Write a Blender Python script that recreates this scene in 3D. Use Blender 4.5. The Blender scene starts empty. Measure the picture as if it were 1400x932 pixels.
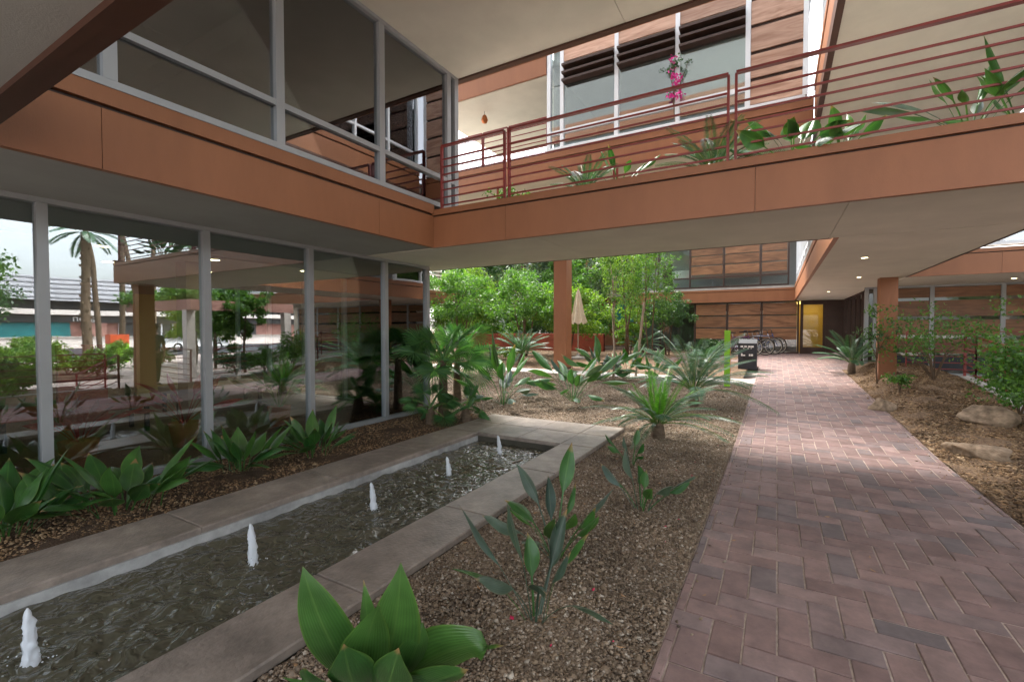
import bpy, math, random
import numpy as np
from mathutils import Vector, noise
R = math.radians
random.seed(7); rng = np.random.default_rng(7)
scene = bpy.context.scene
C = scene.collection

# ------------------------------------------------------------------ camera
CAM_H = 1.5; FPX = 628.0; YAW = math.atan(362 / 628); TILT = R(1.5)
cd = bpy.data.cameras.new('camera'); cam = bpy.data.objects.new('camera', cd); C.objects.link(cam)
cam.location = (0, 0, CAM_H); cam.rotation_euler = (R(90) - TILT, 0, YAW)
cd.sensor_width = 36; cd.lens = FPX / 1400 * 36; cd.clip_start = 0.05; cd.clip_end = 2000
scene.camera = cam
# ------------------------------------------------------------------ world, sun, exposure
SUN_EL, SUN_AZ = R(58), R(-58)          # azimuth from +Y towards +X
w = bpy.data.worlds.new('World'); scene.world = w; w.use_nodes = True
nt = w.node_tree; bg = nt.nodes['Background']
sky = nt.nodes.new('ShaderNodeTexSky'); sky.sky_type = 'NISHITA'; sky.sun_disc = False
sky.sun_elevation = SUN_EL; sky.sun_rotation = SUN_AZ; sky.dust_density = 4; sky.air_density = 1.0
hs = nt.nodes.new('ShaderNodeHueSaturation'); hs.inputs['Saturation'].default_value = 0.28
nt.links.new(sky.outputs[0], hs.inputs['Color']); nt.links.new(hs.outputs[0], bg.inputs[0])
bg.inputs[1].default_value = 0.15
sd = bpy.data.lights.new('sun', 'SUN'); sd.energy = 0.9; sd.angle = R(16); sd.color = (1, .96, .9)
so = bpy.data.objects.new('sun', sd); C.objects.link(so)
sdir = Vector((math.sin(SUN_AZ) * math.cos(SUN_EL), math.cos(SUN_AZ) * math.cos(SUN_EL), math.sin(SUN_EL)))
so.rotation_euler = sdir.to_track_quat('Z', 'Y').to_euler(); so.location = sdir * 60
vs = scene.view_settings; vs.view_transform = 'Standard'; vs.look = 'None'; vs.gamma = 1; vs.exposure = 2.62
scene.cycles.max_bounces = 10; scene.cycles.diffuse_bounces = 6; scene.cycles.glossy_bounces = 5
scene.cycles.transparent_max_bounces = 24; scene.cycles.sample_clamp_indirect = 6
scene.cycles.use_denoising = True

# ------------------------------------------------------------------ pixel helpers (directions only)
fw = np.array([-math.sin(YAW) * math.cos(TILT), math.cos(YAW) * math.cos(TILT), -math.sin(TILT)])
rt = np.array([math.cos(YAW), math.sin(YAW), 0.0]); upv = np.cross(rt, fw)
def ray(u, v): return fw + rt * (u - 700) / FPX + upv * (466 - v) / FPX
def on_z(u, v, z=0.0): r = ray(u, v); return np.array([0, 0, CAM_H]) + r * (z - CAM_H) / r[2]
def on_y(u, v, Y): r = ray(u, v); return np.array([0, 0, CAM_H]) + r * Y / r[1]
def on_x(u, v, X): r = ray(u, v); return np.array([0, 0, CAM_H]) + r * X / r[0]
def smooth(t): t = np.clip(t, 0, 1); return t * t * (3 - 2 * t)
def zg(x, y):
    """ground height"""
    s = np.maximum(0, (np.minimum(y, 21.8) - 7) * .034)
    m = .30 * smooth((x - 1.7) / .6) * smooth((y - 8.2) / 4.5)
    low = smooth((x - 3.42) / .06)
    return (s + m) * (1 - low) + (-.12) * low
def on_ground(u, v):
    r = ray(u, v)
    for t in np.linspace(.5, 60, 9000):
        p = np.array([0, 0, CAM_H]) + t * r
        if p[2] <= zg(p[0], p[1]): return p
    return p

# ------------------------------------------------------------------ materials
MATS = {}
def nodes_of(m): return m.node_tree.nodes, m.node_tree.links
def mat(name, col, rough=.6, metal=0., var=.12, scale=6., bump=0., bscale=60., spec=.5, stretch=(1, 1, 1), objrand=0., dirt=0., detail=5):
    m = bpy.data.materials.new(name); m.use_nodes = True; N, L = nodes_of(m); b = N['Principled BSDF']
    b.inputs['Roughness'].default_value = rough; b.inputs['Metallic'].default_value = metal
    b.inputs['Specular IOR Level'].default_value = spec
    tc = N.new('ShaderNodeTexCoord'); mp = N.new('ShaderNodeMapping'); mp.inputs['Scale'].default_value = stretch
    L.new(tc.outputs['Object'], mp.inputs[0])
    n = N.new('ShaderNodeTexNoise'); n.inputs['Scale'].default_value = scale; n.inputs['Detail'].default_value = detail
    L.new(mp.outputs[0], n.inputs['Vector'])
    mr = N.new('ShaderNodeMapRange'); mr.inputs[1].default_value = .25; mr.inputs[2].default_value = .75
    mr.inputs[3].default_value = 1 - var; mr.inputs[4].default_value = 1 + var
    L.new(n.outputs[0], mr.inputs[0])
    val = mr.outputs[0]
    if objrand:
        oi = N.new('ShaderNodeObjectInfo'); m2 = N.new('ShaderNodeMapRange')
        m2.inputs[3].default_value = 1 - objrand; m2.inputs[4].default_value = 1 + objrand
        L.new(oi.outputs['Random'], m2.inputs[0]); mu = N.new('ShaderNodeMath'); mu.operation = 'MULTIPLY'
        L.new(val, mu.inputs[0]); L.new(m2.outputs[0], mu.inputs[1]); val = mu.outputs[0]
    if dirt:
        n3 = N.new('ShaderNodeTexNoise'); n3.inputs['Scale'].default_value = scale * .23; n3.inputs['Detail'].default_value = 8
        n3.inputs['Roughness'].default_value = .7; L.new(mp.outputs[0], n3.inputs['Vector'])
        m3 = N.new('ShaderNodeMapRange'); m3.inputs[1].default_value = .38; m3.inputs[2].default_value = .62
        m3.inputs[3].default_value = 1 - dirt; m3.inputs[4].default_value = 1; L.new(n3.outputs[0], m3.inputs[0])
        mu = N.new('ShaderNodeMath'); mu.operation = 'MULTIPLY'; L.new(val, mu.inputs[0]); L.new(m3.outputs[0], mu.inputs[1]); val = mu.outputs[0]
    vm = N.new('ShaderNodeVectorMath'); vm.operation = 'SCALE'; vm.inputs[0].default_value = col
    L.new(val, vm.inputs['Scale']); L.new(vm.outputs[0], b.inputs['Base Color'])
    if bump:
        n2 = N.new('ShaderNodeTexNoise'); n2.inputs['Scale'].default_value = bscale; n2.inputs['Detail'].default_value = 4
        L.new(mp.outputs[0], n2.inputs['Vector'])
        bp = N.new('ShaderNodeBump'); bp.inputs['Strength'].default_value = bump; bp.inputs['Distance'].default_value = .02
        L.new(n2.outputs[0], bp.inputs['Height']); L.new(bp.outputs[0], b.inputs['Normal'])
    MATS[name] = m; return m
def ramp_mat(name, cols, scale, rough=.9, bump=.6, kind='VORONOI', dist=.03):
    m = bpy.data.materials.new(name); m.use_nodes = True; N, L = nodes_of(m); b = N['Principled BSDF']
    b.inputs['Roughness'].default_value = rough; b.inputs['Specular IOR Level'].default_value = .25
    tc = N.new('ShaderNodeTexCoord')
    v = N.new('ShaderNodeTexVoronoi'); v.inputs['Scale'].default_value = scale; L.new(tc.outputs['Object'], v.inputs['Vector'])
    wn = N.new('ShaderNodeTexWhiteNoise'); L.new(v.outputs['Color'], wn.inputs['Vector'])
    rp = N.new('ShaderNodeValToRGB'); e = rp.color_ramp.elements
    for i, c in enumerate(cols):
        p = i / (len(cols) - 1)
        if i == 0: e[0].position = 0; e[0].color = (*c, 1)
        elif i == len(cols) - 1: e[-1].position = 1; e[-1].color = (*c, 1)
        else: x = e.new(p); x.color = (*c, 1)
    L.new(wn.outputs['Value'], rp.inputs[0])
    n = N.new('ShaderNodeTexNoise'); n.inputs['Scale'].default_value = 1.7; n.inputs['Detail'].default_value = 6; L.new(tc.outputs['Object'], n.inputs['Vector'])
    mr = N.new('ShaderNodeMapRange'); mr.inputs[1].default_value = .3; mr.inputs[2].default_value = .7; mr.inputs[3].default_value = .65; mr.inputs[4].default_value = 1.25
    L.new(n.outputs[0], mr.inputs[0])
    vm = N.new('ShaderNodeVectorMath'); vm.operation = 'SCALE'; L.new(rp.outputs[0], vm.inputs[0]); L.new(mr.outputs[0], vm.inputs['Scale'])
    L.new(vm.outputs[0], b.inputs['Base Color'])
    bp = N.new('ShaderNodeBump'); bp.inputs['Strength'].default_value = bump; bp.inputs['Distance'].default_value = dist; bp.invert = True
    L.new(v.outputs['Distance'], bp.inputs['Height']); L.new(bp.outputs[0], b.inputs['Normal'])
    MATS[name] = m; return m
def leaf_mat(name, col, rough=.38, trans=.35, var=.25, tcol=None, vein=0.):
    m = bpy.data.materials.new(name); m.use_nodes = True; N, L = nodes_of(m); b = N['Principled BSDF']; out = N['Material Output']
    b.inputs['Roughness'].default_value = rough
    g = N.new('ShaderNodeNewGeometry'); oi = N.new('ShaderNodeObjectInfo')
    ad = N.new('ShaderNodeMath'); ad.operation = 'ADD'; L.new(g.outputs['Random Per Island'], ad.inputs[0]); L.new(oi.outputs['Random'], ad.inputs[1])
    fr = N.new('ShaderNodeMath'); fr.operation = 'FRACT'; L.new(ad.outputs[0], fr.inputs[0])
    rp = N.new('ShaderNodeValToRGB'); e = rp.color_ramp.elements
    e[0].color = (col[0] * (1 - var) * .8, col[1] * (1 - var), col[2] * (1 - var), 1)
    e[1].color = (col[0] * (1 + var) * 1.25, col[1] * (1 + var), col[2] * (1 + var) * .9, 1)
    L.new(fr.outputs[0], rp.inputs[0]); colout = rp.outputs[0]
    tc = N.new('ShaderNodeTexCoord')
    n = N.new('ShaderNodeTexNoise'); n.inputs['Scale'].default_value = 9; n.inputs['Detail'].default_value = 3; L.new(tc.outputs['Object'], n.inputs['Vector'])
    mr = N.new('ShaderNodeMapRange'); mr.inputs[1].default_value = .3; mr.inputs[2].default_value = .7; mr.inputs[3].default_value = .78; mr.inputs[4].default_value = 1.2; L.new(n.outputs[0], mr.inputs[0])
    vm = N.new('ShaderNodeVectorMath'); vm.operation = 'SCALE'; L.new(colout, vm.inputs[0]); L.new(mr.outputs[0], vm.inputs['Scale']); colout = vm.outputs[0]
    if vein:
        uv = N.new('ShaderNodeUVMap'); mp = N.new('ShaderNodeMapping'); mp.inputs['Scale'].default_value = (1, .35, 1); L.new(uv.outputs[0], mp.inputs[0])
        wv = N.new('ShaderNodeTexWave'); wv.inputs['Scale'].default_value = 5.2; wv.inputs['Distortion'].default_value = 2.2; wv.inputs['Detail'].default_value = 3; L.new(mp.outputs[0], wv.inputs['Vector'])
        m4 = N.new('ShaderNodeMapRange'); m4.inputs[3].default_value = 1 - vein; m4.inputs[4].default_value = 1 + vein; L.new(wv.outputs[1], m4.inputs[0])
        v2 = N.new('ShaderNodeVectorMath'); v2.operation = 'SCALE'; L.new(colout, v2.inputs[0]); L.new(m4.outputs[0], v2.inputs['Scale']); colout = v2.outputs[0]
        bp = N.new('ShaderNodeBump'); bp.inputs['Strength'].default_value = .22; bp.inputs['Distance'].default_value = .003; L.new(wv.outputs[1], bp.inputs['Height']); L.new(bp.outputs[0], b.inputs['Normal'])
    if vein:   # pale midrib and dry brown tips
        sx = N.new('ShaderNodeSeparateXYZ'); L.new(uv.outputs[0], sx.inputs[0])
        def math_(op, a, b_=None):
            q = N.new('ShaderNodeMath'); q.operation = op; q.use_clamp = op == 'MULTIPLY_ADD'
            for i_, x_ in enumerate((a, b_)):
                if x_ is None: continue
                if isinstance(x_, (int, float)): q.inputs[i_].default_value = x_
                else: L.new(x_, q.inputs[i_])
            return q
        ab = math_('ABSOLUTE', math_('SUBTRACT', sx.outputs[0], .5).outputs[0]).outputs[0]
        rib = N.new('ShaderNodeMapRange'); rib.inputs[1].default_value = .0; rib.inputs[2].default_value = .05; rib.inputs[3].default_value = .55; rib.inputs[4].default_value = 0; L.new(ab, rib.inputs[0])
        mxr = N.new('ShaderNodeMixRGB'); L.new(rib.outputs[0], mxr.inputs[0]); L.new(colout, mxr.inputs[1]); mxr.inputs[2].default_value = (col[0] * 2.6, col[1] * 1.7, col[2] * 1.8, 1)
        ed = N.new('ShaderNodeMapRange'); ed.inputs[1].default_value = .44; ed.inputs[2].default_value = .5; ed.inputs[3].default_value = 0; ed.inputs[4].default_value = .55; L.new(ab, ed.inputs[0])
        mxe = N.new('ShaderNodeMixRGB'); L.new(ed.outputs[0], mxe.inputs[0]); L.new(mxr.outputs[0], mxe.inputs[1]); mxe.inputs[2].default_value = (col[0] * 3.2, col[1] * 1.8, col[2] * 1.4, 1)
        tn = math_('ADD', sx.outputs[1], math_('MULTIPLY', n.outputs[0], .22).outputs[0]); tn = math_('ADD', tn.outputs[0], math_('MULTIPLY', oi.outputs['Random'], .10).outputs[0])
        tp = N.new('ShaderNodeMapRange'); tp.inputs[1].default_value = 1.10; tp.inputs[2].default_value = 1.16; L.new(tn.outputs[0], tp.inputs[0])
        mxt = N.new('ShaderNodeMixRGB'); L.new(tp.outputs[0], mxt.inputs[0]); L.new(mxe.outputs[0], mxt.inputs[1]); mxt.inputs[2].default_value = (.30, .19, .08, 1); colout = mxt.outputs[0]
    L.new(colout, b.inputs['Base Color'])
    t = N.new('ShaderNodeBsdfTranslucent'); tv = N.new('ShaderNodeVectorMath'); tv.operation = 'MULTIPLY'; tv.inputs[1].default_value = tcol or (1.25, 1.4, .55)
    L.new(colout, tv.inputs[0]); L.new(tv.outputs[0], t.inputs[0])
    mx = N.new('ShaderNodeMixShader'); mx.inputs[0].default_value = trans; L.new(b.outputs[0], mx.inputs[1]); L.new(t.outputs[0], mx.inputs[2]); L.new(mx.outputs[0], out.inputs[0])
    MATS[name] = m; return m
def glass_mat(name, refl, tint=(1, 1, 1)):
    m = bpy.data.materials.new(name); m.use_nodes = True; N, L = nodes_of(m); out = N['Material Output']
    t = N.new('ShaderNodeBsdfTransparent'); t.inputs[0].default_value = (*tint, 1)
    g = N.new('ShaderNodeBsdfGlossy'); g.inputs['Roughness'].default_value = 0.0; g.inputs[0].default_value = (.95, .97, 1, 1)
    f = N.new('ShaderNodeFresnel'); f.inputs[0].default_value = 1.5
    a = N.new('ShaderNodeMath'); a.operation = 'ADD'; a.use_clamp = True; a.inputs[1].default_value = refl; L.new(f.outputs[0], a.inputs[0])
    tc = N.new('ShaderNodeTexCoord'); n = N.new('ShaderNodeTexNoise'); n.inputs['Scale'].default_value = .9; L.new(tc.outputs['Object'], n.inputs['Vector'])
    bp = N.new('ShaderNodeBump'); bp.inputs['Strength'].default_value = .02; bp.inputs['Distance'].default_value = .05; L.new(n.outputs[0], bp.inputs['Height']); L.new(bp.outputs[0], g.inputs['Normal'])
    mx = N.new('ShaderNodeMixShader'); L.new(a.outputs[0], mx.inputs[0]); L.new(t.outputs[0], mx.inputs[1]); L.new(g.outputs[0], mx.inputs[2]); L.new(mx.outputs[0], out.inputs[0])
    MATS[name] = m; return m
def emit_mat(name, col, s):
    m = bpy.data.materials.new(name); m.use_nodes = True; N, L = nodes_of(m); b = N['Principled BSDF']
    b.inputs['Emission Color'].default_value = (*col, 1); b.inputs['Emission Strength'].default_value = s; MATS[name] = m; return m
def wood_mat(name, c1, c2, rough=.45):
    m = bpy.data.materials.new(name); m.use_nodes = True; N, L = nodes_of(m); b = N['Principled BSDF']; b.inputs['Roughness'].default_value = rough
    tc = N.new('ShaderNodeTexCoord'); mp = N.new('ShaderNodeMapping'); mp.inputs['Scale'].default_value = (.5, .5, 3.2); L.new(tc.outputs['Object'], mp.inputs[0])
    o0 = N.new('ShaderNodeObjectInfo'); sc_ = N.new('ShaderNodeVectorMath'); sc_.operation = 'SCALE'; sc_.inputs[0].default_value = (37, 53, 91); L.new(o0.outputs['Random'], sc_.inputs['Scale']); L.new(sc_.outputs[0], mp.inputs['Location'])
    n = N.new('ShaderNodeTexNoise'); n.inputs['Scale'].default_value = 2.2; n.inputs['Detail'].default_value = 8; n.inputs['Distortion'].default_value = 1.6; L.new(mp.outputs[0], n.inputs['Vector'])
    rp = N.new('ShaderNodeValToRGB'); e = rp.color_ramp.elements; e[0].position = .3; e[0].color = (*c1, 1); e[1].position = .68; e[1].color = (*c2, 1); L.new(n.outputs[0], rp.inputs[0])
    oi = N.new('ShaderNodeObjectInfo'); m2 = N.new('ShaderNodeMapRange'); m2.inputs[3].default_value = .72; m2.inputs[4].default_value = 1.25; L.new(oi.outputs['Random'], m2.inputs[0])
    vm = N.new('ShaderNodeVectorMath'); vm.operation = 'SCALE'; L.new(rp.outputs[0], vm.inputs[0]); L.new(m2.outputs[0], vm.inputs['Scale']); L.new(vm.outputs[0], b.inputs['Base Color'])
    MATS[name] = m; return m

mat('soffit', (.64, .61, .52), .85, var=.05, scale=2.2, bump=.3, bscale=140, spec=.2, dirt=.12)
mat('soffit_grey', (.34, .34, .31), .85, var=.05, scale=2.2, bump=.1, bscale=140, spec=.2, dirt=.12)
mat('fascia', (.275, .112, .05), .5, var=.045, scale=4, bump=.06, bscale=60, spec=.35, dirt=.10, stretch=(2, 2, .6))
mat('trim', (.075, .033, .02), .5, var=.08, scale=4, spec=.35, dirt=.2)
mat('dark_trim', (.045, .022, .014), .6, var=.2, scale=5)
mat('rail_red', (.22, .028, .022), .45, var=.15, scale=8, dirt=.2)
mat('aluminium', (.33, .345, .355), .45, metal=.35, var=.05, scale=3)
mat('white_frame', (.72, .74, .76), .45, var=.04, scale=3)
mat('grey_paint', (.20, .21, .20), .7, var=.06, scale=3)
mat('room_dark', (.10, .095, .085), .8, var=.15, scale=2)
mat('room_floor', (.16, .12, .09), .35, var=.2, scale=2)
mat('room_tan', (.34, .27, .19), .7, var=.1, scale=2)
mat('room_red', (.34, .03, .02), .5, var=.2, scale=5)
mat('room_amber', (.60, .47, .17), .6, var=.1, scale=2)
mat('concrete', (.29, .24, .20), .38, var=.24, scale=11, bump=.25, bscale=45, dirt=.42, objrand=.10, spec=.45)
mat('concrete_pale', (.42, .39, .35), .8, var=.12, scale=5, bump=.15, bscale=80, dirt=.25)
mat('tile_white', (.42, .42, .41), .5, var=.2, scale=9, dirt=.45)
mat('pool_floor', (.055, .05, .035), .7, var=.3, scale=6)
mat('sand_joint', (.44, .36, .30), .95, var=.3, scale=30, bump=.4, bscale=200, spec=.1)
mat('soil', (.105, .072, .05), .95, var=.35, scale=9, bump=.7, bscale=70, spec=.1, dirt=.3)
mat('asphalt', (.055, .055, .058), .9, var=.2, scale=20, bump=.3, bscale=200, spec=.2)
mat('rock', (.30, .22, .15), .9, var=.5, scale=9, bump=1.0, bscale=22, spec=.15, dirt=.4)
mat('bark', (.13, .09, .06), .95, var=.35, scale=14, bump=.8, bscale=40, spec=.1, stretch=(1, 1, .3))
mat('palm_bark', (.13, .095, .065), .95, var=.35, scale=10, bump=.8, bscale=25, spec=.1, stretch=(1, 1, 2.5))
mat('pale_bark', (.34, .27, .20), .9, var=.25, scale=14, spec=.1, stretch=(1, 1, .3))
mat('lime_paint', (.26, .60, .02), .5, var=.12, scale=6, dirt=.25)
mat('orange_paint', (.62, .10, .03), .5, var=.1, scale=6)
mat('bin_dark', (.022, .026, .034), .5, var=.15, scale=6)
mat('print_white', (.75, .75, .75), .6, var=.02)
mat('red_wall', (.36, .075, .04), .85, var=.18, scale=5, bump=.3, bscale=50, dirt=.25)
mat('mortar', (.20, .07, .045), .95, var=.1)
mat('rubber', (.012, .012, .013), .6, var=.1)
mat('tyre_wall', (.42, .38, .30), .6, var=.1)
mat('chrome', (.6, .6, .62), .25, metal=.9, var=.03)
mat('bike_black', (.015, .015, .018), .3, var=.1)
mat('bike_purple', (.11, .02, .10), .3, var=.1)
mat('bike_silver', (.4, .4, .42), .3, metal=.6, var=.05)
mat('bike_blue', (.02, .05, .16), .3, var=.05)
mat('canvas', (.52, .44, .32), .9, var=.12, scale=8)
mat('shop_wall', (.42, .22, .18), .85, var=.12, scale=.6, dirt=.15)
mat('shop_roof', (.26, .26, .28), .7, var=.12, scale=.5)
mat('shop_band', (.62, .56, .52), .8, var=.08, scale=.6)
mat('shop_dark', (.05, .05, .05), .4, var=.2, scale=1)
mat('shop_teal', (.03, .22, .23), .3, var=.2, scale=.6)
mat('cream_wall', (.60, .55, .46), .8, var=.06, scale=1)
mat('car_red', (.45, .03, .03), .25, var=.05)
mat('car_white', (.7, .7, .7), .25, var=.05)
mat('skin', (.42, .24, .16), .55, var=.05); mat('cloth_teal', (.02, .07, .08), .9, var=.1); mat('cloth_dark', (.02, .02, .025), .9, var=.1); mat('hair_dark', (.015, .01, .008), .7)
mat('copper', (.45, .16, .06), .35, metal=.8, var=.1)
mat('blind', (.78, .77, .73), .8, var=.03, scale=2)
mat('petal', (.55, .02, .08), .6, var=.3)
mat('magenta', (.62, .02, .25), .6, var=.25)
mat('terracotta', (.42, .14, .06), .8, var=.1)
mat('flower_yellow', (.75, .5, .02), .6, var=.2); mat('flower_orange', (.7, .12, .02), .6, var=.2)
mat('dry_leaf', (.33, .19, .09), .8, var=.3)
ramp_mat('gravel', [(.055, .038, .025), (.18, .125, .08), (.27, .20, .135), (.10, .07, .045), (.33, .26, .19), (.19, .135, .09)], 62)
ramp_mat('mulch', [(.07, .042, .025), (.15, .09, .05), (.20, .13, .075), (.09, .052, .03), (.26, .18, .11)], 48)
ramp_mat('street_paving', [(.42, .34, .30), (.46, .38, .34), (.38, .31, .28)], 5, bump=.1)
wood_mat('wood', (.125, .055, .024), (.29, .14, .065))
wood_mat('wood_pale', (.36, .19, .12), (.60, .38, .27))
glass_mat('glass', .18, (.86, .92, .9)); glass_mat('glass_clear', .015, (.9, .95, .95)); glass_mat('glass_upper', .16, (.55, .6, .6))
emit_mat('lamp_glow', (1, .78, .42), 4.0); emit_mat('lit_room', (1, .62, .16), .55)
leaf_mat('leaf_broad', (.042, .125, .030), .28, .18, vein=.10)
leaf_mat('leaf_bop', (.05, .15, .04), .30, .22, vein=.12)
leaf_mat('leaf_bop_grey', (.055, .10, .075), .38, .15, vein=.12)
leaf_mat('leaf_cycad', (.055, .135, .075), .34, .18)
leaf_mat('leaf_cycad_new', (.085, .26, .022), .40, .3)
leaf_mat('leaf_fan', (.07, .19, .065), .42, .34)
leaf_mat('leaf_tree', (.075, .18, .034), .5, .42, var=.35)
leaf_mat('leaf_tree_dark', (.045, .115, .04), .45, .3, var=.35)
leaf_mat('leaf_tree_lime', (.13, .24, .038), .5, .45, var=.3)
leaf_mat('leaf_tree_grey', (.10, .165, .10), .45, .3, var=.35)
leaf_mat('leaf_red', (.30, .02, .02), .4, .3, tcol=(1.6, .6, .4))
leaf_mat('stem_green', (.10, .19, .04), .45, .1)
def paver_mat(name, island):
    m = bpy.data.materials.new(name); m.use_nodes = True; N, L = nodes_of(m); b = N['Principled BSDF']; b.inputs['Roughness'].default_value = .62; b.inputs['Specular IOR Level'].default_value = .4
    if island: g = N.new('ShaderNodeNewGeometry'); rnd = g.outputs['Random Per Island']
    else: g = N.new('ShaderNodeObjectInfo'); rnd = g.outputs['Random']
    rp = N.new('ShaderNodeValToRGB'); rp.color_ramp.interpolation = 'LINEAR'; e = rp.color_ramp.elements
    cs = [(.155, .098, .088), (.205, .13, .115), (.24, .158, .14), (.13, .104, .102), (.215, .15, .138), (.175, .108, .094), (.27, .185, .165)]
    e[0].color = (*cs[0], 1); e[1].color = (*cs[-1], 1)
    for i in range(1, len(cs) - 1): x = e.new(i / (len(cs) - 1)); x.color = (*cs[i], 1)
    L.new(rnd, rp.inputs[0])
    g2 = N.new('ShaderNodeNewGeometry')
    n = N.new('ShaderNodeTexNoise'); n.inputs['Scale'].default_value = 5.5; n.inputs['Detail'].default_value = 9; n.inputs['Roughness'].default_value = .68; L.new(g2.outputs['Position'], n.inputs['Vector'])
    mr = N.new('ShaderNodeMapRange'); mr.inputs[1].default_value = .33; mr.inputs[2].default_value = .67; mr.inputs[3].default_value = .68; mr.inputs[4].default_value = 1.28; L.new(n.outputs[0], mr.inputs[0])
    vm = N.new('ShaderNodeVectorMath'); vm.operation = 'SCALE'; L.new(rp.outputs[0], vm.inputs[0]); L.new(mr.outputs[0], vm.inputs['Scale']); L.new(vm.outputs[0], b.inputs['Base Color'])
    n2 = N.new('ShaderNodeTexNoise'); n2.inputs['Scale'].default_value = 130; n2.inputs['Detail'].default_value = 4; L.new(g2.outputs['Position'], n2.inputs['Vector'])
    bp = N.new('ShaderNodeBump'); bp.inputs['Strength'].default_value = .35; bp.inputs['Distance'].default_value = .004; L.new(n2.outputs[0], bp.inputs['Height']); L.new(bp.outputs[0], b.inputs['Normal'])
    MATS[name] = m
paver_mat('paver', False); paver_mat('paver_island', True)
def pebble_mat(name, cols):
    m = bpy.data.materials.new(name); m.use_nodes = True; N, L = nodes_of(m); b = N['Principled BSDF']; b.inputs['Roughness'].default_value = .8; b.inputs['Specular IOR Level'].default_value = .25
    g = N.new('ShaderNodeNewGeometry'); rp = N.new('ShaderNodeValToRGB'); e = rp.color_ramp.elements
    e[0].color = (*cols[0], 1); e[1].color = (*cols[-1], 1)
    for i in range(1, len(cols) - 1): x = e.new(i / (len(cols) - 1)); x.color = (*cols[i], 1)
    L.new(g.outputs['Random Per Island'], rp.inputs[0])
    n = N.new('ShaderNodeTexNoise'); n.inputs['Scale'].default_value = 1.6; n.inputs['Detail'].default_value = 5; L.new(g.outputs['Position'], n.inputs['Vector'])
    mr = N.new('ShaderNodeMapRange'); mr.inputs[1].default_value = .35; mr.inputs[2].default_value = .65; mr.inputs[3].default_value = .7; mr.inputs[4].default_value = 1.25; L.new(n.outputs[0], mr.inputs[0])
    vm = N.new('ShaderNodeVectorMath'); vm.operation = 'SCALE'; L.new(rp.outputs[0], vm.inputs[0]); L.new(mr.outputs[0], vm.inputs['Scale']); L.new(vm.outputs[0], b.inputs['Base Color'])
    MATS[name] = m
pebble_mat('pebble', [(.06, .043, .03), (.235, .17, .112), (.13, .094, .063), (.37, .29, .21), (.09, .064, .043), (.28, .205, .135), (.16, .115, .078), (.48, .42, .34)])
pebble_mat('chip', [(.06, .035, .02), (.20, .12, .06), (.30, .19, .10), (.11, .065, .035), (.38, .27, .16)])
# water
m = bpy.data.materials.new('water'); m.use_nodes = True; N, L = nodes_of(m); b = N['Principled BSDF']
b.inputs['Base Color'].default_value = (.075, .070, .047, 1); b.inputs['Roughness'].default_value = .03; b.inputs['IOR'].default_value = 1.4; b.inputs['Specular IOR Level'].default_value = .9
tc = N.new('ShaderNodeTexCoord'); n = N.new('ShaderNodeTexNoise'); n.inputs['Scale'].default_value = 11; n.inputs['Detail'].default_value = 1.5; n.inputs['Distortion'].default_value = 1.2; L.new(tc.outputs['Object'], n.inputs['Vector'])
bp = N.new('ShaderNodeBump'); bp.inputs['Strength'].default_value = .7; bp.inputs['Distance'].default_value = .05; L.new(n.outputs[0], bp.inputs['Height']); L.new(bp.outputs[0], b.inputs['Normal']); MATS['water'] = m
m = bpy.data.materials.new('foam'); m.use_nodes = True; N, L = nodes_of(m); b = N['Principled BSDF']
b.inputs['Base Color'].default_value = (.82, .86, .9, 1); b.inputs['Roughness'].default_value = .18; b.inputs['Transmission Weight'].default_value = .4; b.inputs['IOR'].default_value = 1.2; MATS['foam'] = m

# ------------------------------------------------------------------ building blocks
def tag(o, label=None, cat=None, group=None, kind=None):
    if label: o['label'] = label
    if cat: o['category'] = cat
    if group: o['group'] = group
    if kind: o['kind'] = kind
    return o
def thing(name, label, cat, loc=(0, 0, 0), rz=0, group=None):
    o = bpy.data.objects.new(name, None); C.objects.link(o); o.location = loc; o.rotation_euler = (0, 0, rz); o.empty_display_size = .2
    return tag(o, label, cat, group)
def mesh_np(name, V, F, mats, smooth=False, uv=None):
    """V (n,3), F list of faces or (m,k) array"""
    me = bpy.data.meshes.new(name); V = np.asarray(V, dtype=np.float32)
    if isinstance(F, np.ndarray):
        k = F.shape[1]; me.vertices.add(len(V)); me.vertices.foreach_set('co', V.ravel())
        me.loops.add(F.size); me.loops.foreach_set('vertex_index', F.ravel().astype(np.int32))
        me.polygons.add(len(F)); me.polygons.foreach_set('loop_start', (np.arange(len(F)) * k).astype(np.int32))
        me.update(calc_edges=True)
    else:
        me.from_pydata(V.tolist(), [], F)
    if uv is not None:
        l = me.uv_layers.new(name='UVMap'); idx = np.zeros(len(me.loops), dtype=np.int32); me.loops.foreach_get('vertex_index', idx)
        l.data.foreach_set('uv', np.asarray(uv, dtype=np.float32)[idx].ravel())
    if smooth: me.polygons.foreach_set('use_smooth', [True] * len(me.polygons))
    for mm in ([mats] if isinstance(mats, str) else mats): me.materials.append(MATS[mm])
    me.update(); return me
def link(name, me, parent=None, loc=(0, 0, 0), rot=(0, 0, 0), scale=None):
    o = bpy.data.objects.new(name, me); C.objects.link(o); o.location = loc; o.rotation_euler = rot
    if scale: o.scale = scale
    if parent: o.parent = parent
    return o
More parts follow.
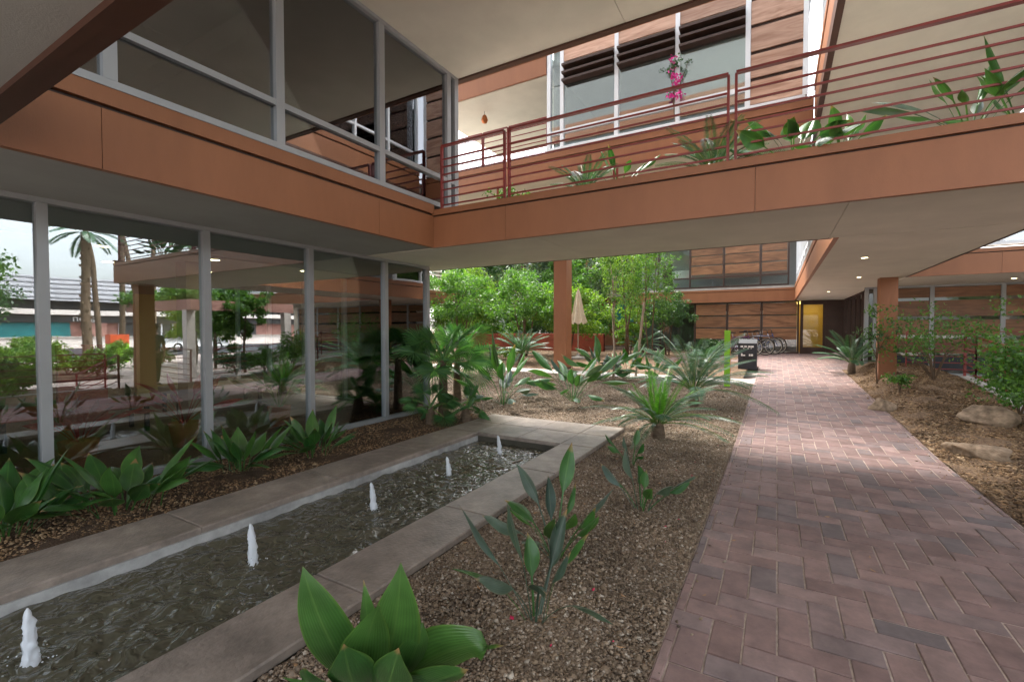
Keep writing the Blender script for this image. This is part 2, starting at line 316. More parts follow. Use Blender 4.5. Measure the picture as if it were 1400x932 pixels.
class MB:
    def __init__(s): s.v = []; s.f = []
    def box(s, x0, x1, y0, y1, z0, z1):
        b = len(s.v); s.v += [(x, y, z) for z in (z0, z1) for y in (y0, y1) for x in (x0, x1)]
        s.f += [tuple(b + i for i in q) for q in ((0, 2, 3, 1), (4, 5, 7, 6), (0, 1, 5, 4), (2, 6, 7, 3), (0, 4, 6, 2), (1, 3, 7, 5))]; return s
    def cbox(s, x0, x1, y0, y1, z0, z1, c=.006):
        """box with chamfered top edges"""
        b = len(s.v)
        for z, k in ((z0, 0), (z1 - c, 0), (z1, c)):
            s.v += [(x0 + k, y0 + k, z), (x1 - k, y0 + k, z), (x1 - k, y1 - k, z), (x0 + k, y1 - k, z)]
        s.f += [(b + 3, b + 2, b + 1, b), (b + 8, b + 9, b + 10, b + 11)]
        for l in (0, 4):
            for i in range(4): j = (i + 1) % 4; s.f.append((b + l + i, b + l + j, b + l + 4 + j, b + l + 4 + i))
        return s
    def tube(s, pts, r, n=8, cap=True):
        pts = [Vector(p) for p in pts]; rs = r if isinstance(r, (list, tuple)) else [r] * len(pts); b = len(s.v); prev = None
        for i, p in enumerate(pts):
            t = (pts[min(i + 1, len(pts) - 1)] - pts[max(i - 1, 0)]).normalized()
            a = prev if prev is not None else (Vector((0, 0, 1)) if abs(t.z) < .9 else Vector((1, 0, 0)))
            u = (a - t * a.dot(t)).normalized(); prev = u; w_ = t.cross(u)
            for k in range(n):
                q = 2 * math.pi * k / n; s.v.append(tuple(p + (u * math.cos(q) + w_ * math.sin(q)) * rs[i]))
        for i in range(len(pts) - 1):
            for k in range(n): s.f.append((b + i * n + k, b + i * n + (k + 1) % n, b + (i + 1) * n + (k + 1) % n, b + (i + 1) * n + k))
        if cap: s.f.append(tuple(b + k for k in reversed(range(n)))); s.f.append(tuple(b + (len(pts) - 1) * n + k for k in range(n)))
        return s
    def lathe(s, prof, n=16, c=(0, 0, 0)):
        b = len(s.v)
        for r, z in prof:
            for k in range(n): q = 2 * math.pi * k / n; s.v.append((c[0] + r * math.cos(q), c[1] + r * math.sin(q), c[2] + z))
        for i in range(len(prof) - 1):
            for k in range(n): s.f.append((b + i * n + k, b + i * n + (k + 1) % n, b + (i + 1) * n + (k + 1) % n, b + (i + 1) * n + k))
        return s
    def torus(s, c, R_, r, axis='y', n=28, m_=6):
        b = len(s.v)
        for i in range(n):
            a = 2 * math.pi * i / n
            for j in range(m_):
                q = 2 * math.pi * j / m_; rr = R_ + r * math.cos(q); o = r * math.sin(q)
                s.v.append((c[0] + rr * math.cos(a), c[1] + o, c[2] + rr * math.sin(a)) if axis == 'y' else (c[0] + rr * math.cos(a), c[1] + rr * math.sin(a), c[2] + o))
        for i in range(n):
            for j in range(m_): s.f.append((b + i * m_ + j, b + ((i + 1) % n) * m_ + j, b + ((i + 1) % n) * m_ + (j + 1) % m_, b + i * m_ + (j + 1) % m_))
        return s
    def prism(s, poly, z0, z1):
        b = len(s.v); n = len(poly); s.v += [(x, y, z0) for x, y in poly] + [(x, y, z1) for x, y in poly]
        s.f.append(tuple(b + i for i in reversed(range(n)))); s.f.append(tuple(b + n + i for i in range(n)))
        for i in range(n): s.f.append((b + i, b + (i + 1) % n, b + n + (i + 1) % n, b + n + i))
        return s
    def build(s, name, m, parent=None, smooth=False, loc=(0, 0, 0), rot=(0, 0, 0)):
        v = np.array(s.v, dtype=np.float32)
        if parent is not None and loc == (0, 0, 0) and rot == (0, 0, 0): v = v - np.array(parent.location, dtype=np.float32)   # vertices were given in world space
        return link(name, mesh_np(name, v, s.f, m, smooth), parent, loc, rot)
def copy_tree(o, parent=None):
    c = o.copy(); C.objects.link(c); c.parent = parent
    for ch in list(o.children): copy_tree(ch, c)
    return c
def part(name, m, parent, *boxes):
    b = MB()
    for q in boxes: b.box(*q)
    return b.build(name, m, parent)

# ------------------------------------------------------------------ the setting: ground
POOL = dict(ox0=-4.18, ox1=-1.91, ix0=-3.63, ix1=-2.36, oy1=6.62, iy1=5.33, iy0=-1.6, oy0=-2.0)
PX0, PX1 = -.46, 1.64                    # brick path edges
def sheet(name, x0, x1, y0, y1, m, off=0., step=.5, hole=None, rough=0., kind='structure'):
    xs = np.unique(np.concatenate([np.arange(x0, x1, step), [x1]])); ys = np.unique(np.concatenate([np.arange(y0, y1, step), [y1]]))
    if hole:
        xs = np.unique(np.concatenate([xs, hole[:2]])); ys = np.unique(np.concatenate([ys, hole[2:]]))
    X, Y = np.meshgrid(xs, ys); Z = zg(X, Y) + off
    if rough: Z = Z + rough * (np.sin(X * 5.3 + Y * 1.7) * np.cos(Y * 4.1 - X) + .6 * np.sin(X * 11 + 2) * np.sin(Y * 9.7))
    V = np.stack([X, Y, Z], -1).reshape(-1, 3); nx = len(xs); F = []
    for j in range(len(ys) - 1):
        for i in range(nx - 1):
            cx, cy = (xs[i] + xs[i + 1]) / 2, (ys[j] + ys[j + 1]) / 2
            if hole and hole[0] < cx < hole[1] and hole[2] < cy < hole[3]: continue
            F.append((j * nx + i, j * nx + i + 1, (j + 1) * nx + i + 1, (j + 1) * nx + i))
    o = link(name, mesh_np(name, V, F, m, True)); tag(o, kind=kind); return o
hole = (POOL['ox0'] + .05, POOL['ox1'] - .05, POOL['oy0'], POOL['oy1'] - .05)
# outer ground to the horizon, with the nearer part finer
xs = np.concatenate([[-900, -300, -100, -50, -30], np.arange(-22, 3.2, .6), [3.42, 3.45, 3.48, 4, 6, 10, 20, 40, 80, 300, 900]])
ys = np.concatenate([[-900, -300, -100, -40, -20, -10, -5, hole[2]], np.arange(-1.4, 6.2, .8), [hole[3]], np.arange(7, 22, .6), [21.8, 25, 30, 45, 80, 300, 900]])
xs = np.unique(np.concatenate([xs, hole[:2]])); X, Y = np.meshgrid(xs, ys); V = np.stack([X, Y, zg(X, Y) - np.where((X < 3.43) & (X > -22.1) & (Y < 21.7) & (Y > -5), .22, .05)], -1).reshape(-1, 3); F = []
for j in range(len(ys) - 1):
    for i in range(len(xs) - 1):
        cx, cy = (xs[i] + xs[i + 1]) / 2, (ys[j] + ys[j + 1]) / 2
        if hole[0] < cx < hole[1] and hole[2] < cy < hole[3]: continue
        n = len(xs); F.append((j * n + i, j * n + i + 1, (j + 1) * n + i + 1, (j + 1) * n + i))
tag(link('ground', mesh_np('ground', V, F, 'street_paving')), kind='structure')
sheet('gravel_bed', POOL['ox1'] + .002, PX0 - .001, -2, 12.4, 'gravel', rough=.006, step=.2)
sheet('gravel_bed', -12, POOL['ox1'] + .002, POOL['oy1'] + .002, 12.4, 'gravel', rough=.006, step=.25)
sheet('planting_bed', -5.52, POOL['ox0'] - .002, -2, POOL['oy1'] + .002, 'soil', rough=.012, step=.15)
sheet('planting_bed', PX1 + .001, 3.3, -4, 16.2, 'mulch', rough=.014, step=.15)
sheet('garden_ground', -22, -.75, 13.25, 21.6, 'mulch', rough=.012, step=.3)
sheet('rear_lawn', -40, -5.0, 21.62, 60, 'soil', off=.01, step=3)
sheet('concrete_walk', -14, PX0 - .02, 12.42, 13.2, 'concrete_pale', off=.004, step=.4)

# brick path: pavers in 90 degree herringbone, unit U
U = .143; GAP = .008
path = bpy.data.objects.new('brick_path', None); C.objects.link(path); tag(path, kind='structure')
b = MB(); ysb = [-3, 0, 7, 9, 12, 15, 16.4]
def strip(b, x0, x1, ys_, off):
    k = len(b.v)
    for y in ys_: b.v += [(x0, y, float(zg(0, y)) + off), (x1, y, float(zg(0, y)) + off)]
    for i in range(len(ys_) - 1): b.f.append((k + 2 * i, k + 2 * i + 1, k + 2 * i + 3, k + 2 * i + 2))
strip(b, PX0 - .004, PX1 + .004, ysb, -.007); strip(b, -3.6, 2.6, [16.4, 19, 21.78], -.007); o = b.build('joint_bed', 'sand_joint', path)
quads = []
for i in range(-40, 240):
    for j in range(-70, 60):
        # herringbone: vertical brick and horizontal brick of each 2x2 step cell
        x = i + 4 * j; y = i
        quads.append((x, y, x + 1, y + 2)); quads.append((x + 1, y, x + 3, y + 1))
def clip(q, x0, x1, y0, y1):
    a = (max(q[0] * U, x0), max(q[1] * U, y0), min(q[2] * U, x1), min(q[3] * U, y1))
    return a if a[2] - a[0] > .02 and a[3] - a[1] > .02 else None
pv = []
for q in quads:
    q = (q[0] - .86, q[1] + .85, q[2] - .86, q[3] + .85)
    a = clip(q, PX0, PX1, -1, 16.4) or None
    if a: pv.append(a)
    a = clip(q, -3.6, 2.6, 16.4, 21.78)
    if a: pv.append(a)
def visible(a):
    c = np.array([(a[0] + a[2]) / 2, (a[1] + a[3]) / 2, 0]) - [0, 0, CAM_H]; k = c @ fw
    if k < .3: return False
    u, v = 700 + FPX * (c @ rt) / k, 466 - FPX * (c @ upv) / k; return -20 < u < 1440 and v < 990
near = sorted([a for a in pv if visible(a)], key=lambda a: a[1] ** 2 + a[0] ** 2)[:300]; nearset = set(near)
cache = {}; rest = MB()
for a in pv:
    g = GAP / 2; lx, ly = a[2] - a[0] - 2 * g, a[3] - a[1] - 2 * g; cx, cy = (a[0] + a[2]) / 2, (a[1] + a[3]) / 2
    dz = random.uniform(-.0028, .0028)
    if a in nearset:
        key = (round(lx, 3), round(ly, 3))
        if key not in cache: cache[key] = mesh_np('paver', MB().cbox(-lx / 2, lx / 2, -ly / 2, ly / 2, -.05, 0, .0045).v, MB().cbox(-lx / 2, lx / 2, -ly / 2, ly / 2, -.05, 0, .0045).f, 'paver')
        sl = math.atan(.034) if cy > 7 else 0
        link('paver', cache[key], path, (cx, cy, float(zg(0, cy)) + dz), (sl + random.uniform(-.006, .006), random.uniform(-.006, .006), random.uniform(-.008, .008)))
    else:
        k0 = len(rest.v); rest.cbox(a[0] + g, a[2] - g, a[1] + g, a[3] - g, -.02, 0, .0045)
        for i in range(k0, len(rest.v)): x, y, z = rest.v[i]; rest.v[i] = (x, y, z + float(zg(0, y)) + dz)
o = rest.build('distant_pavers', 'paver_island', path); o['kind'] = 'stuff'

# pebbles, chips
def scatter(name, m, n, region, size, flat=.6, reject=None, off=.004):
    x = rng.uniform(region[0], region[1], n); y = region[2] + (region[3] - region[2]) * rng.uniform(0, 1, n) ** 1.35
    if reject is not None: k = ~reject(x, y); x, y = x[k], y[k]; n = len(x)
    base = np.array([[1, 0, 0], [0, 1, 0], [-1, 0, 0], [0, -1, 0], [0, 0, 1], [0, 0, -1]], dtype=np.float64)
    tri = np.array([[0, 1, 4], [1, 2, 4], [2, 3, 4], [3, 0, 4], [1, 0, 5], [2, 1, 5], [3, 2, 5], [0, 3, 5]])
    s = size * rng.lognormal(0, .38, n); P = base[None] * s[:, None, None] * rng.uniform(.6, 1.25, (n, 6, 1)); P[:, :, 2] *= flat
    a = rng.uniform(0, 6.28, n); t = rng.normal(0, .5, n); ca, sa = np.cos(a), np.sin(a)
    X_, Y_, Z_ = P[..., 0], P[..., 1], P[..., 2]; ct, st = np.cos(t)[:, None], np.sin(t)[:, None]
    X_, Z_ = X_ * ct + Z_ * st, -X_ * st + Z_ * ct
    X2 = X_ * ca[:, None] - Y_ * sa[:, None]; Y2 = X_ * sa[:, None] + Y_ * ca[:, None]
    V = np.stack([X2 + x[:, None], Y2 + y[:, None], Z_ + (zg(x, y) + off)[:, None]], -1).reshape(-1, 3)
    F = (tri[None] + 6 * np.arange(n)[:, None, None]).reshape(-1, 3)
    return link(name, mesh_np(name, V, F, m))
o = scatter('loose_gravel', 'pebble', 80000, (POOL['ox1'] + .01, PX0 - .02, .55, 7.0), .0084); tag(o, 'small brown and grey gravel between pool coping and brick path', 'gravel', kind='stuff')
o = scatter('loose_gravel', 'pebble', 42000, (-7.5, PX0 - .02, 6.4, 12.4), .012, reject=lambda x, y: (y < POOL['oy1'] + .02) & (x < POOL['ox1'] + .02)); tag(o, 'pale gravel spread beyond the end of the pool', 'gravel', kind='stuff')
o = scatter('wood_chips', 'chip', 30000, (PX1 + .02, 3.28, 3.4, 15.5), .017, flat=.3); tag(o, 'brown mulch and dry leaf litter right of the brick path', 'mulch', kind='stuff')
o = scatter('wood_chips', 'chip', 14000, (-5.5, POOL['ox0'] - .01, .5, 6.6), .010, flat=.5); tag(o, 'dark soil crumbs between the glass wall and the pool coping', 'soil', kind='stuff')
o = scatter('fallen_petals', 'petal', 34, (-1.9, -.5, 1.0, 9.5), .010, flat=.35, off=.014); tag(o, 'red petals fallen on the gravel beside the path', 'petals', kind='stuff')

o = scatter('spilled_gravel', 'pebble', 420, (PX0 - .02, PX0 + .20, .8, 11), .007, off=.004, reject=lambda x, y: (x - PX0) > .2 * rng.random(len(x)) ** 2); tag(o, 'stray pebbles spilled onto the edge of the brick path', 'gravel', kind='stuff')
o = scatter('spilled_mulch', 'chip', 500, (PX1 - .25, PX1 + .02, 2.5, 13), .010, flat=.3, off=.004, reject=lambda x, y: (PX1 - x) > .25 * rng.random(len(x)) ** 2); tag(o, 'stray mulch chips spilled onto the edge of the brick path', 'mulch', kind='stuff')
def litter(n, region, size, m):
    x = rng.uniform(region[0], region[1], n); y = rng.uniform(region[2], region[3], n); a = rng.uniform(0, 6.28, n); s_ = size * rng.uniform(.6, 1.4, n); V = []; F = []
    for i in range(n):
        c, d = math.cos(a[i]) * s_[i], math.sin(a[i]) * s_[i]; z = float(zg(x[i], y[i])) + .006; k = len(V); lf = s_[i] * .25
        V += [(x[i] - c, y[i] - d, z + lf), (x[i] - d * .4, y[i] + c * .4, z), (x[i] + c, y[i] + d, z + lf * rng.random()), (x[i] + d * .4, y[i] - c * .4, z + lf * .6)]; F.append((k, k + 1, k + 2, k + 3))
    return link('fallen_leaves', mesh_np('fallen_leaves', V, F, m))
tag(litter(46, (PX0, PX1, 1.2, 12), .017, 'dry_leaf'), 'dry brown leaf bits scattered over the brick path', 'leaves', kind='stuff'); tag(litter(420, (PX1, 3.25, 4, 14), .028, 'dry_leaf'), 'dry brown leaves lying in the mulch bed', 'leaves', kind='stuff'); tag(litter(160, (-1.9, PX0, 1, 9), .020, 'dry_leaf'), 'dry leaf bits lying on the gravel beside the path', 'leaves', kind='stuff')
# ------------------------------------------------------------------ pool
pool = thing('fountain_pool', 'long narrow sunken fountain pool with wide weathered concrete coping', 'pool', (-3, 2.5, 0))
p = POOL; CZ = .05
def cop(x0, x1, y0, y1):
    g = .003; MB().cbox(x0 + g, x1 - g, y0 + g, y1 - g, .003, CZ + random.uniform(-.0015, .0015), .008).build('coping_slab', 'concrete', pool)
js = [-2.0, -.69, .53, 1.75, 2.97, 4.19, p['iy1']]
for a, c in zip(js[:-1], js[1:]): cop(p['ox0'], p['ix0'], a, c); cop(p['ix1'], p['ox1'], a, c)
ex = [p['ox0'], p['ix0'] + .0, -3.0, p['ix1'], p['ox1']]
for a, c in zip(ex[:-1], ex[1:]): cop(a, c, p['iy1'], 5.98); cop(a, c, 5.98, p['oy1'])
part('pool_wall', 'tile_white', pool, (p['ix0'] - .12, p['ix0'] + .012, p['iy0'], p['iy1'], -.5, .002))
part('pool_wall', 'pool_floor', pool, (p['ix1'] - .012, p['ix1'] + .12, p['iy0'], p['iy1'], -.5, .002))
part('pool_wall', 'pool_floor', pool, (p['ix0'] + .013, p['ix1'] - .013, p['iy1'] - .012, p['iy1'] + .12, -.5, .002))
part('pool_wall', 'pool_floor', pool, (p['ix0'] + .013, p['ix1'] - .013, p['iy0'] - .12, p['iy0'], -.5, .002))
part('pool_bottom', 'pool_floor', pool, (p['ix0'] - .1, p['ix1'] + .1, p['iy0'] - .1, p['iy1'] + .1, -.56, -.501))
# water surface with ripples round the jets
WZ = -.062; JETS = [(-2.99, .70, .27), (-2.99, 1.75, .28), (-2.99, 2.80, .25), (-2.99, 3.85, .22), (-2.99, 4.88, .24)]
xs = np.linspace(p['ix0'] + .012, p['ix1'] - .012, 90); ys = np.linspace(p['iy0'], p['iy1'] - .012, 420); X, Y = np.meshgrid(xs, ys); Z = np.zeros_like(X)
for k in range(26):
    a = rng.uniform(0, 6.28); l = rng.uniform(.09, .30); Z += .0015 * (l / .2) * np.sin((X * np.cos(a) + Y * np.sin(a)) * 6.28 / l + rng.uniform(0, 6.28))
for jx, jy, jh in JETS:
    d = np.hypot(X - jx, Y - jy); Z += .009 * np.exp(-d * 3.2) * np.cos(d * 62) + .012 * np.exp(-(d / .05) ** 2)
V = np.stack([X, Y, Z + WZ], -1).reshape(-1, 3); nx = len(xs); I, J = np.meshgrid(np.arange(nx - 1), np.arange(len(ys) - 1)); q = (J * nx + I).ravel()
wo = link('water', mesh_np('water', V, np.stack([q, q + 1, q + nx + 1, q + nx], -1), 'water', True)); tag(wo, kind='structure')
for k, (jx, jy, jh) in enumerate(JETS):
    t = thing('fountain_jet', ['foaming water jet in the pool beside the large leafy clump at the glass', 'tall white water jet in the pool next to the cracked coping joint', 'white water jet midway down the fountain pool', 'small white water jet in the sparkling stretch of the pool', 'white water jet just before the far end of the pool'][k], 'fountain', (jx, jy, WZ), group='water jets in the fountain pool')
    V = []; F = []; n = 16; rows = 22
    for i in range(rows):
        h = i / (rows - 1); r0 = (.028 - .009 * h) * (1 + .25 * max(0, 1 - h * 9)) * math.sqrt(max(.02, 1 - h ** 7))
        for a in range(n):
            q = 6.283 * a / n; rr = r0 * (1 + .55 * noise.noise(Vector((math.cos(q) * 2.2, math.sin(q) * 2.2, h * 6 + k * 7))) + .35 * noise.noise(Vector((math.cos(q) * 6, math.sin(q) * 6, h * 17 + k)))); V.append((rr * math.cos(q) - .03 * h * h, rr * math.sin(q), h * jh - .012))
    for i in range(rows - 1):
        for a in range(n): F.append((i * n + a, i * n + (a + 1) % n, (i + 1) * n + (a + 1) % n, (i + 1) * n + a))
    F.append(tuple((rows - 1) * n + a for a in range(n))); link('water_column', mesh_np('water_column', V, F, 'foam', True), t)
    V = []; F = []
    for q in range(16):
        a = random.uniform(0, 6.28); d = random.uniform(.03, .09); r = random.uniform(.002, .006) ; c = (d * math.cos(a), d * math.sin(a), random.uniform(0, .10) * (1 - d / .2)); k0 = len(V)
        V += [(c[0] + r, c[1], c[2]), (c[0] - r, c[1], c[2]), (c[0], c[1] + r, c[2]), (c[0], c[1] - r, c[2]), (c[0], c[1], c[2] + r), (c[0], c[1], c[2] - r)]
        F += [(k0 + i, k0 + j, k0 + l) for i, j, l in ((0, 2, 4), (2, 1, 4), (1, 3, 4), (3, 0, 4), (2, 0, 5), (1, 2, 5), (3, 1, 5), (0, 3, 5))]
    o = link('splash_drops', mesh_np('splash_drops', V, F, 'foam', True), t); o['kind'] = 'stuff'
    MB().lathe([(.0, -.0), (.03, .0), (.032, -.12)], 12, (0, 0, -.02)).build('nozzle', 'bin_dark', t, loc=(0, 0, -.001))

# ------------------------------------------------------------------ buildings
SOF, CAP0, CAP1, SILL, TR, S3 = 2.64, 3.075, 3.165, 3.26, 3.68, 5.25       # levels of the second storey
MOD = 1.325
def fascia_x(par, X, sgn, y0, y1, zb=SOF, seams=(), cap=True, m='fascia'):
    """fascia with its face at X looking sgn; panels split at seams, dark groove and cap strip above"""
    e = [y0] + [s for s in seams if y0 < s < y1] + [y1]; d = -sgn * .06
    for a, c in zip(e[:-1], e[1:]): part('fascia_panel', m, par, (min(X, X + d), max(X, X + d), a + .002, c - .002, zb, zb + .435))
    part('groove', 'dark_trim', par, (min(X - sgn * .03, X - sgn * .07), max(X - sgn * .03, X - sgn * .07), y0, y1, zb + .4351, zb + .4659))
    part('fascia_cap', m, par, (min(X + sgn * .012, X - sgn * .08), max(X + sgn * .012, X - sgn * .08), y0, y1, zb + .466, zb + .60))
def fascia_y(par, Y, sgn, x0, x1, zb=SOF, seams=(), m='fascia', htop=.525):
    e = [x0] + [s for s in seams if x0 < s < x1] + [x1]; d = -sgn * .06
    for a, c in zip(e[:-1], e[1:]): part('fascia_panel', m, par, (a + .002, c - .002, min(Y, Y + d), max(Y, Y + d), zb, zb + .425))
    part('groove', 'dark_trim', par, (x0, x1, min(Y - sgn * .03, Y - sgn * .07), max(Y - sgn * .03, Y - sgn * .07), zb + .4251, zb + .4459))
    part('fascia_cap', m, par, (x0, x1, min(Y + sgn * .012, Y - sgn * .08), max(Y + sgn * .012, Y - sgn * .08), zb + .446, zb + htop))
def wall_x(par, X, ys_, z0, z1, frame='aluminium', glass='glass', trans=None, fw_=.062, depth=.11, pane=True):
    """glazed wall in the plane x = X: mullions at ys_, rails, panes"""
    for y in ys_: part('mullion', frame, par, (X - depth * .6, X + depth * .4, y - fw_ / 2, y + fw_ / 2, z0 + .062, z1 - .047))
    part('sill', frame, par, (X - depth * .6, X + depth * .42, ys_[0] - fw_ / 2, ys_[-1] + fw_ / 2, z0, z0 + .06)); part('head_rail', frame, par, (X - depth * .6, X + depth * .42, ys_[0] - fw_ / 2, ys_[-1] + fw_ / 2, z1 - .045, z1 - .001))
    for a, c in zip(ys_[:-1], ys_[1:]):
        a2, c2 = a + fw_ / 2, c - fw_ / 2; zs = [z0 + .06, z1 - .045]
        if trans: part('transom', frame, par, (X - depth * .5, X + depth * .35, a2, c2, trans - .028, trans + .028)); zs = [z0 + .06, trans - .028, trans + .028, z1 - .045]
        if pane:
            for q in range(0, len(zs), 2): part('pane', glass, par, (X - .012, X - .004, a2 - .01, c2 + .01, zs[q] - .01, zs[q + 1] + .01))
def wall_y(par, Y, xs_, z0, z1, frame='aluminium', glass='glass', trans=None, fw_=.062, depth=.11, pane=True):
    for x in xs_: part('mullion', frame, par, (x - fw_ / 2, x + fw_ / 2, Y - depth * .4, Y + depth * .6, z0 + .062, z1 - .047))
    part('sill', frame, par, (xs_[0] - fw_ / 2, xs_[-1] + fw_ / 2, Y - depth * .42, Y + depth * .6, z0, z0 + .06)); part('head_rail', frame, par, (xs_[0] - fw_ / 2, xs_[-1] + fw_ / 2, Y - depth * .42, Y + depth * .6, z1 - .045, z1 - .001))
    for a, c in zip(xs_[:-1], xs_[1:]):
        a2, c2 = a + fw_ / 2, c - fw_ / 2; zs = [z0 + .06, z1 - .045]
        if trans: part('transom', frame, par, (a2, c2, Y - depth * .35, Y + depth * .5, trans - .028, trans + .028)); zs = [z0 + .06, trans - .028, trans + .028, z1 - .045]
        if pane:
            for q in range(0, len(zs), 2): part('pane', glass, par, (a2 - .01, c2 + .01, Y + .004, Y + .012, zs[q] - .01, zs[q + 1] + .01))
def downlight(par, x, y, z, r=.055):
    b = MB().lathe([(r * 1.25, 0), (r * 1.25, -.006), (r, -.008)], 16, (x, y, z)); o = b.build('downlight_ring', 'white_frame', par)
    b = MB(); n = 16; b.v = [(x + r * math.cos(6.283 * k / n), y + r * math.sin(6.283 * k / n), z - .005) for k in range(n)]; b.f = [tuple(reversed(range(n)))]; b.build('downlight_lens', 'lamp_glow', par)

# --- lounge building (left wing)
GX = -5.58; FX = -4.19; LW = thing('lounge_building', 'two storey wing with floor to ceiling glass and terracotta fascia beside the pool', 'building', (-7, 0, 0))
gy = [1.44 - MOD * 3, 1.44 - MOD * 2, 1.44 - MOD, 1.44, 2.77, 4.10, 5.50, 6.54]
wall_x(LW, GX, gy, 0.0, SOF, glass='glass', fw_=.075)
part('floor_slab', 'room_floor', LW, (-13, GX - .07, gy[0], 6.47, -.04, .02))
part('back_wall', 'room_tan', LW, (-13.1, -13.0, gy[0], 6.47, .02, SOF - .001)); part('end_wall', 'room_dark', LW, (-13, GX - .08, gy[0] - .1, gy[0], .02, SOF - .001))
wall_y(LW, 6.54, [-13, -11.7, -10.4, -9.1, -7.8, -6.6, GX - .10], .0, SOF, glass='glass_clear')
part('blind_housing', 'grey_paint', LW, (GX - .30, GX - .12, gy[0], 6.40, 2.36, 2.595))
part('ceiling', 'soffit', LW, (-13, GX - .32, gy[0], 6.40, 2.52, 2.595))
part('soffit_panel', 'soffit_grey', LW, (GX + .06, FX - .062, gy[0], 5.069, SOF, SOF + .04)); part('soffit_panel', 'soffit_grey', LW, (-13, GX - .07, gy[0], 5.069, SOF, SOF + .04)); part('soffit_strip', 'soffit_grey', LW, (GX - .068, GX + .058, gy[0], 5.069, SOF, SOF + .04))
part('interior_column', 'room_tan', LW, (-8.0, -7.7, 3.55, 3.85, .02, 2.519)); part('interior_column', 'room_tan', LW, (-9.8, -9.45, 1.5, 1.85, .02, 2.519))
part('partition', 'room_amber', LW, (-11.2, -11.1, 4.2, 5.4, .02, 2.2)); part('partition', 'room_red', LW, (-9.6, -9.5, 2.6, 3.2, .02, 1.25))
for x, y in ((-7.2, 2.4), (-7.2, 3.7), (-8.8, 3.0), (-8.8, 4.4), (-7.2, 5.2), (-8.8, 1.6)): downlight(LW, x, y, 2.52, .075)
fascia_x(LW, FX, 1, gy[0], 5.069, seams=(1.41 - 2.64, 1.41, 4.05))
uy = [1.47 - MOD * 3, 1.47 - MOD * 2, 1.47 - MOD, 1.47, 2.79, 4.12, 5.44]
wall_x(LW, FX - .05, uy + [5.62], SILL - .02, S3, glass='glass_upper', trans=TR, fw_=.085)
part('sill_flashing', 'aluminium', LW, (FX - .16, FX + .02, gy[0], 5.07, SILL - .019 - .008, SILL - .0201))
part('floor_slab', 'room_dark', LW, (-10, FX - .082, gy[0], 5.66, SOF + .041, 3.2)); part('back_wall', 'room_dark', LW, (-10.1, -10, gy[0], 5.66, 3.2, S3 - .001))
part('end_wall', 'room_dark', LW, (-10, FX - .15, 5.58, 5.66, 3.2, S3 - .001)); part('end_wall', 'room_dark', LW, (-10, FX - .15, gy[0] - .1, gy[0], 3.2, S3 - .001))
part('ceiling', 'grey_paint', LW, (-10, FX - .15, gy[0], 5.57, S3 - .12, S3 - .002)); part('ceiling_beam', 'grey_paint', LW, (-10, -5.2, 3.1, 3.5, S3 - .42, S3 - .121))
for x, y in ((-5.4, 1.8), (-5.4, 3.4)): downlight(LW, x, y, S3 - .12, .05)
# --- bridge across the path
BR = thing('walkway_bridge', 'terracotta edged bridge deck carrying the planted terrace over path and pool', 'bridge', (0, 6, 0))
BY0, BY1, BX1 = 5.07, 7.06, 3.35
fascia_y(BR, BY0, -1, FX - .06, BX1, seams=(-3.02, -.2, 2.6))
for a, c in ((-13, -5.6), (-5.6, -2.6), (-2.6, .55), (.55, 2.47), (2.47, BX1)): part('soffit_panel', 'soffit', BR, (a + .003, c - .003, BY0 + .061, BY1 - .03, SOF, SOF + .04))
part('edge_trim', 'dark_trim', BR, (-13, .58, BY1 - .029, BY1, SOF - .006, SOF + .36)); part('rear_fascia', 'fascia', BR, (-13, .58, BY1 + .001, BY1 + .03, SOF + .02, 3.16))
part('deck', 'concrete_pale', BR, (-13, BX1, BY0 + .082, BY1 - .03, SOF + .041, 3.10)); part('planter_soil', 'soil', BR, (FX + .1, BX1 - .1, BY0 + .10, BY0 + .75, 3.101, 3.14))
fascia_x(BR, BX1 + .06, 1, BY0, BY1)
part('column', 'fascia', BR, (2.78, 3.13, 5.35, 5.70, -.1, SOF - .001))
# --- second bridge, over the camera
NB = thing('walkway_bridge', 'bridge deck with rusty brown edge trim spanning above the near end of the pool', 'bridge', (0, -2, 0))
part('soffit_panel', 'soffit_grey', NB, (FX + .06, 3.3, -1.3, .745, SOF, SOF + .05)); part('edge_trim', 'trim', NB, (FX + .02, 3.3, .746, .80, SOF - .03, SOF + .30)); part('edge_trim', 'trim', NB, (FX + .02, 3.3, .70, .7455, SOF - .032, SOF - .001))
part('deck', 'concrete_pale', NB, (FX + .06, 3.3, -1.3, .745, SOF + .051, 3.12))
# --- wing along the right of the path and the rear building
RW = thing('path_wing', 'upper storey wing carried over the brick path with terracotta fascia and windows', 'building', (1.5, 14, 0))
IX, OX, BKY = .60, 2.46, 21.8
for a, c in ((7.06, 10.5), (10.5, 14.2), (14.2, 18), (18, BKY)): part('soffit_panel', 'soffit', RW, (IX + .06, OX - .03, a + .002, c - .002, SOF, SOF + .04))
fascia_x(RW, IX, -1, BY1 + .03, BKY - .05, seams=(9.7, 12.4, 15, 17.7)); part('edge_trim', 'dark_trim', RW, (OX - .029, OX, BY1, 13.1, SOF - .006, 3.2))
part('deck', 'concrete_pale', RW, (IX + .09, OX - .04, BY1, BKY, SOF + .041, 3.18))
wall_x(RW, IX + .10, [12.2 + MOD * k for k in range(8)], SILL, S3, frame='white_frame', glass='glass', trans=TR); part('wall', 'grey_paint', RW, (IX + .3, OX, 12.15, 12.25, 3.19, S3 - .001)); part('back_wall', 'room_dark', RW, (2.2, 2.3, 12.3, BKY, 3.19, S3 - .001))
part('column', 'fascia', RW, (1.98, 2.30, 13.0, 13.32, float(zg(2.1, 13)) - .1, SOF - .001))
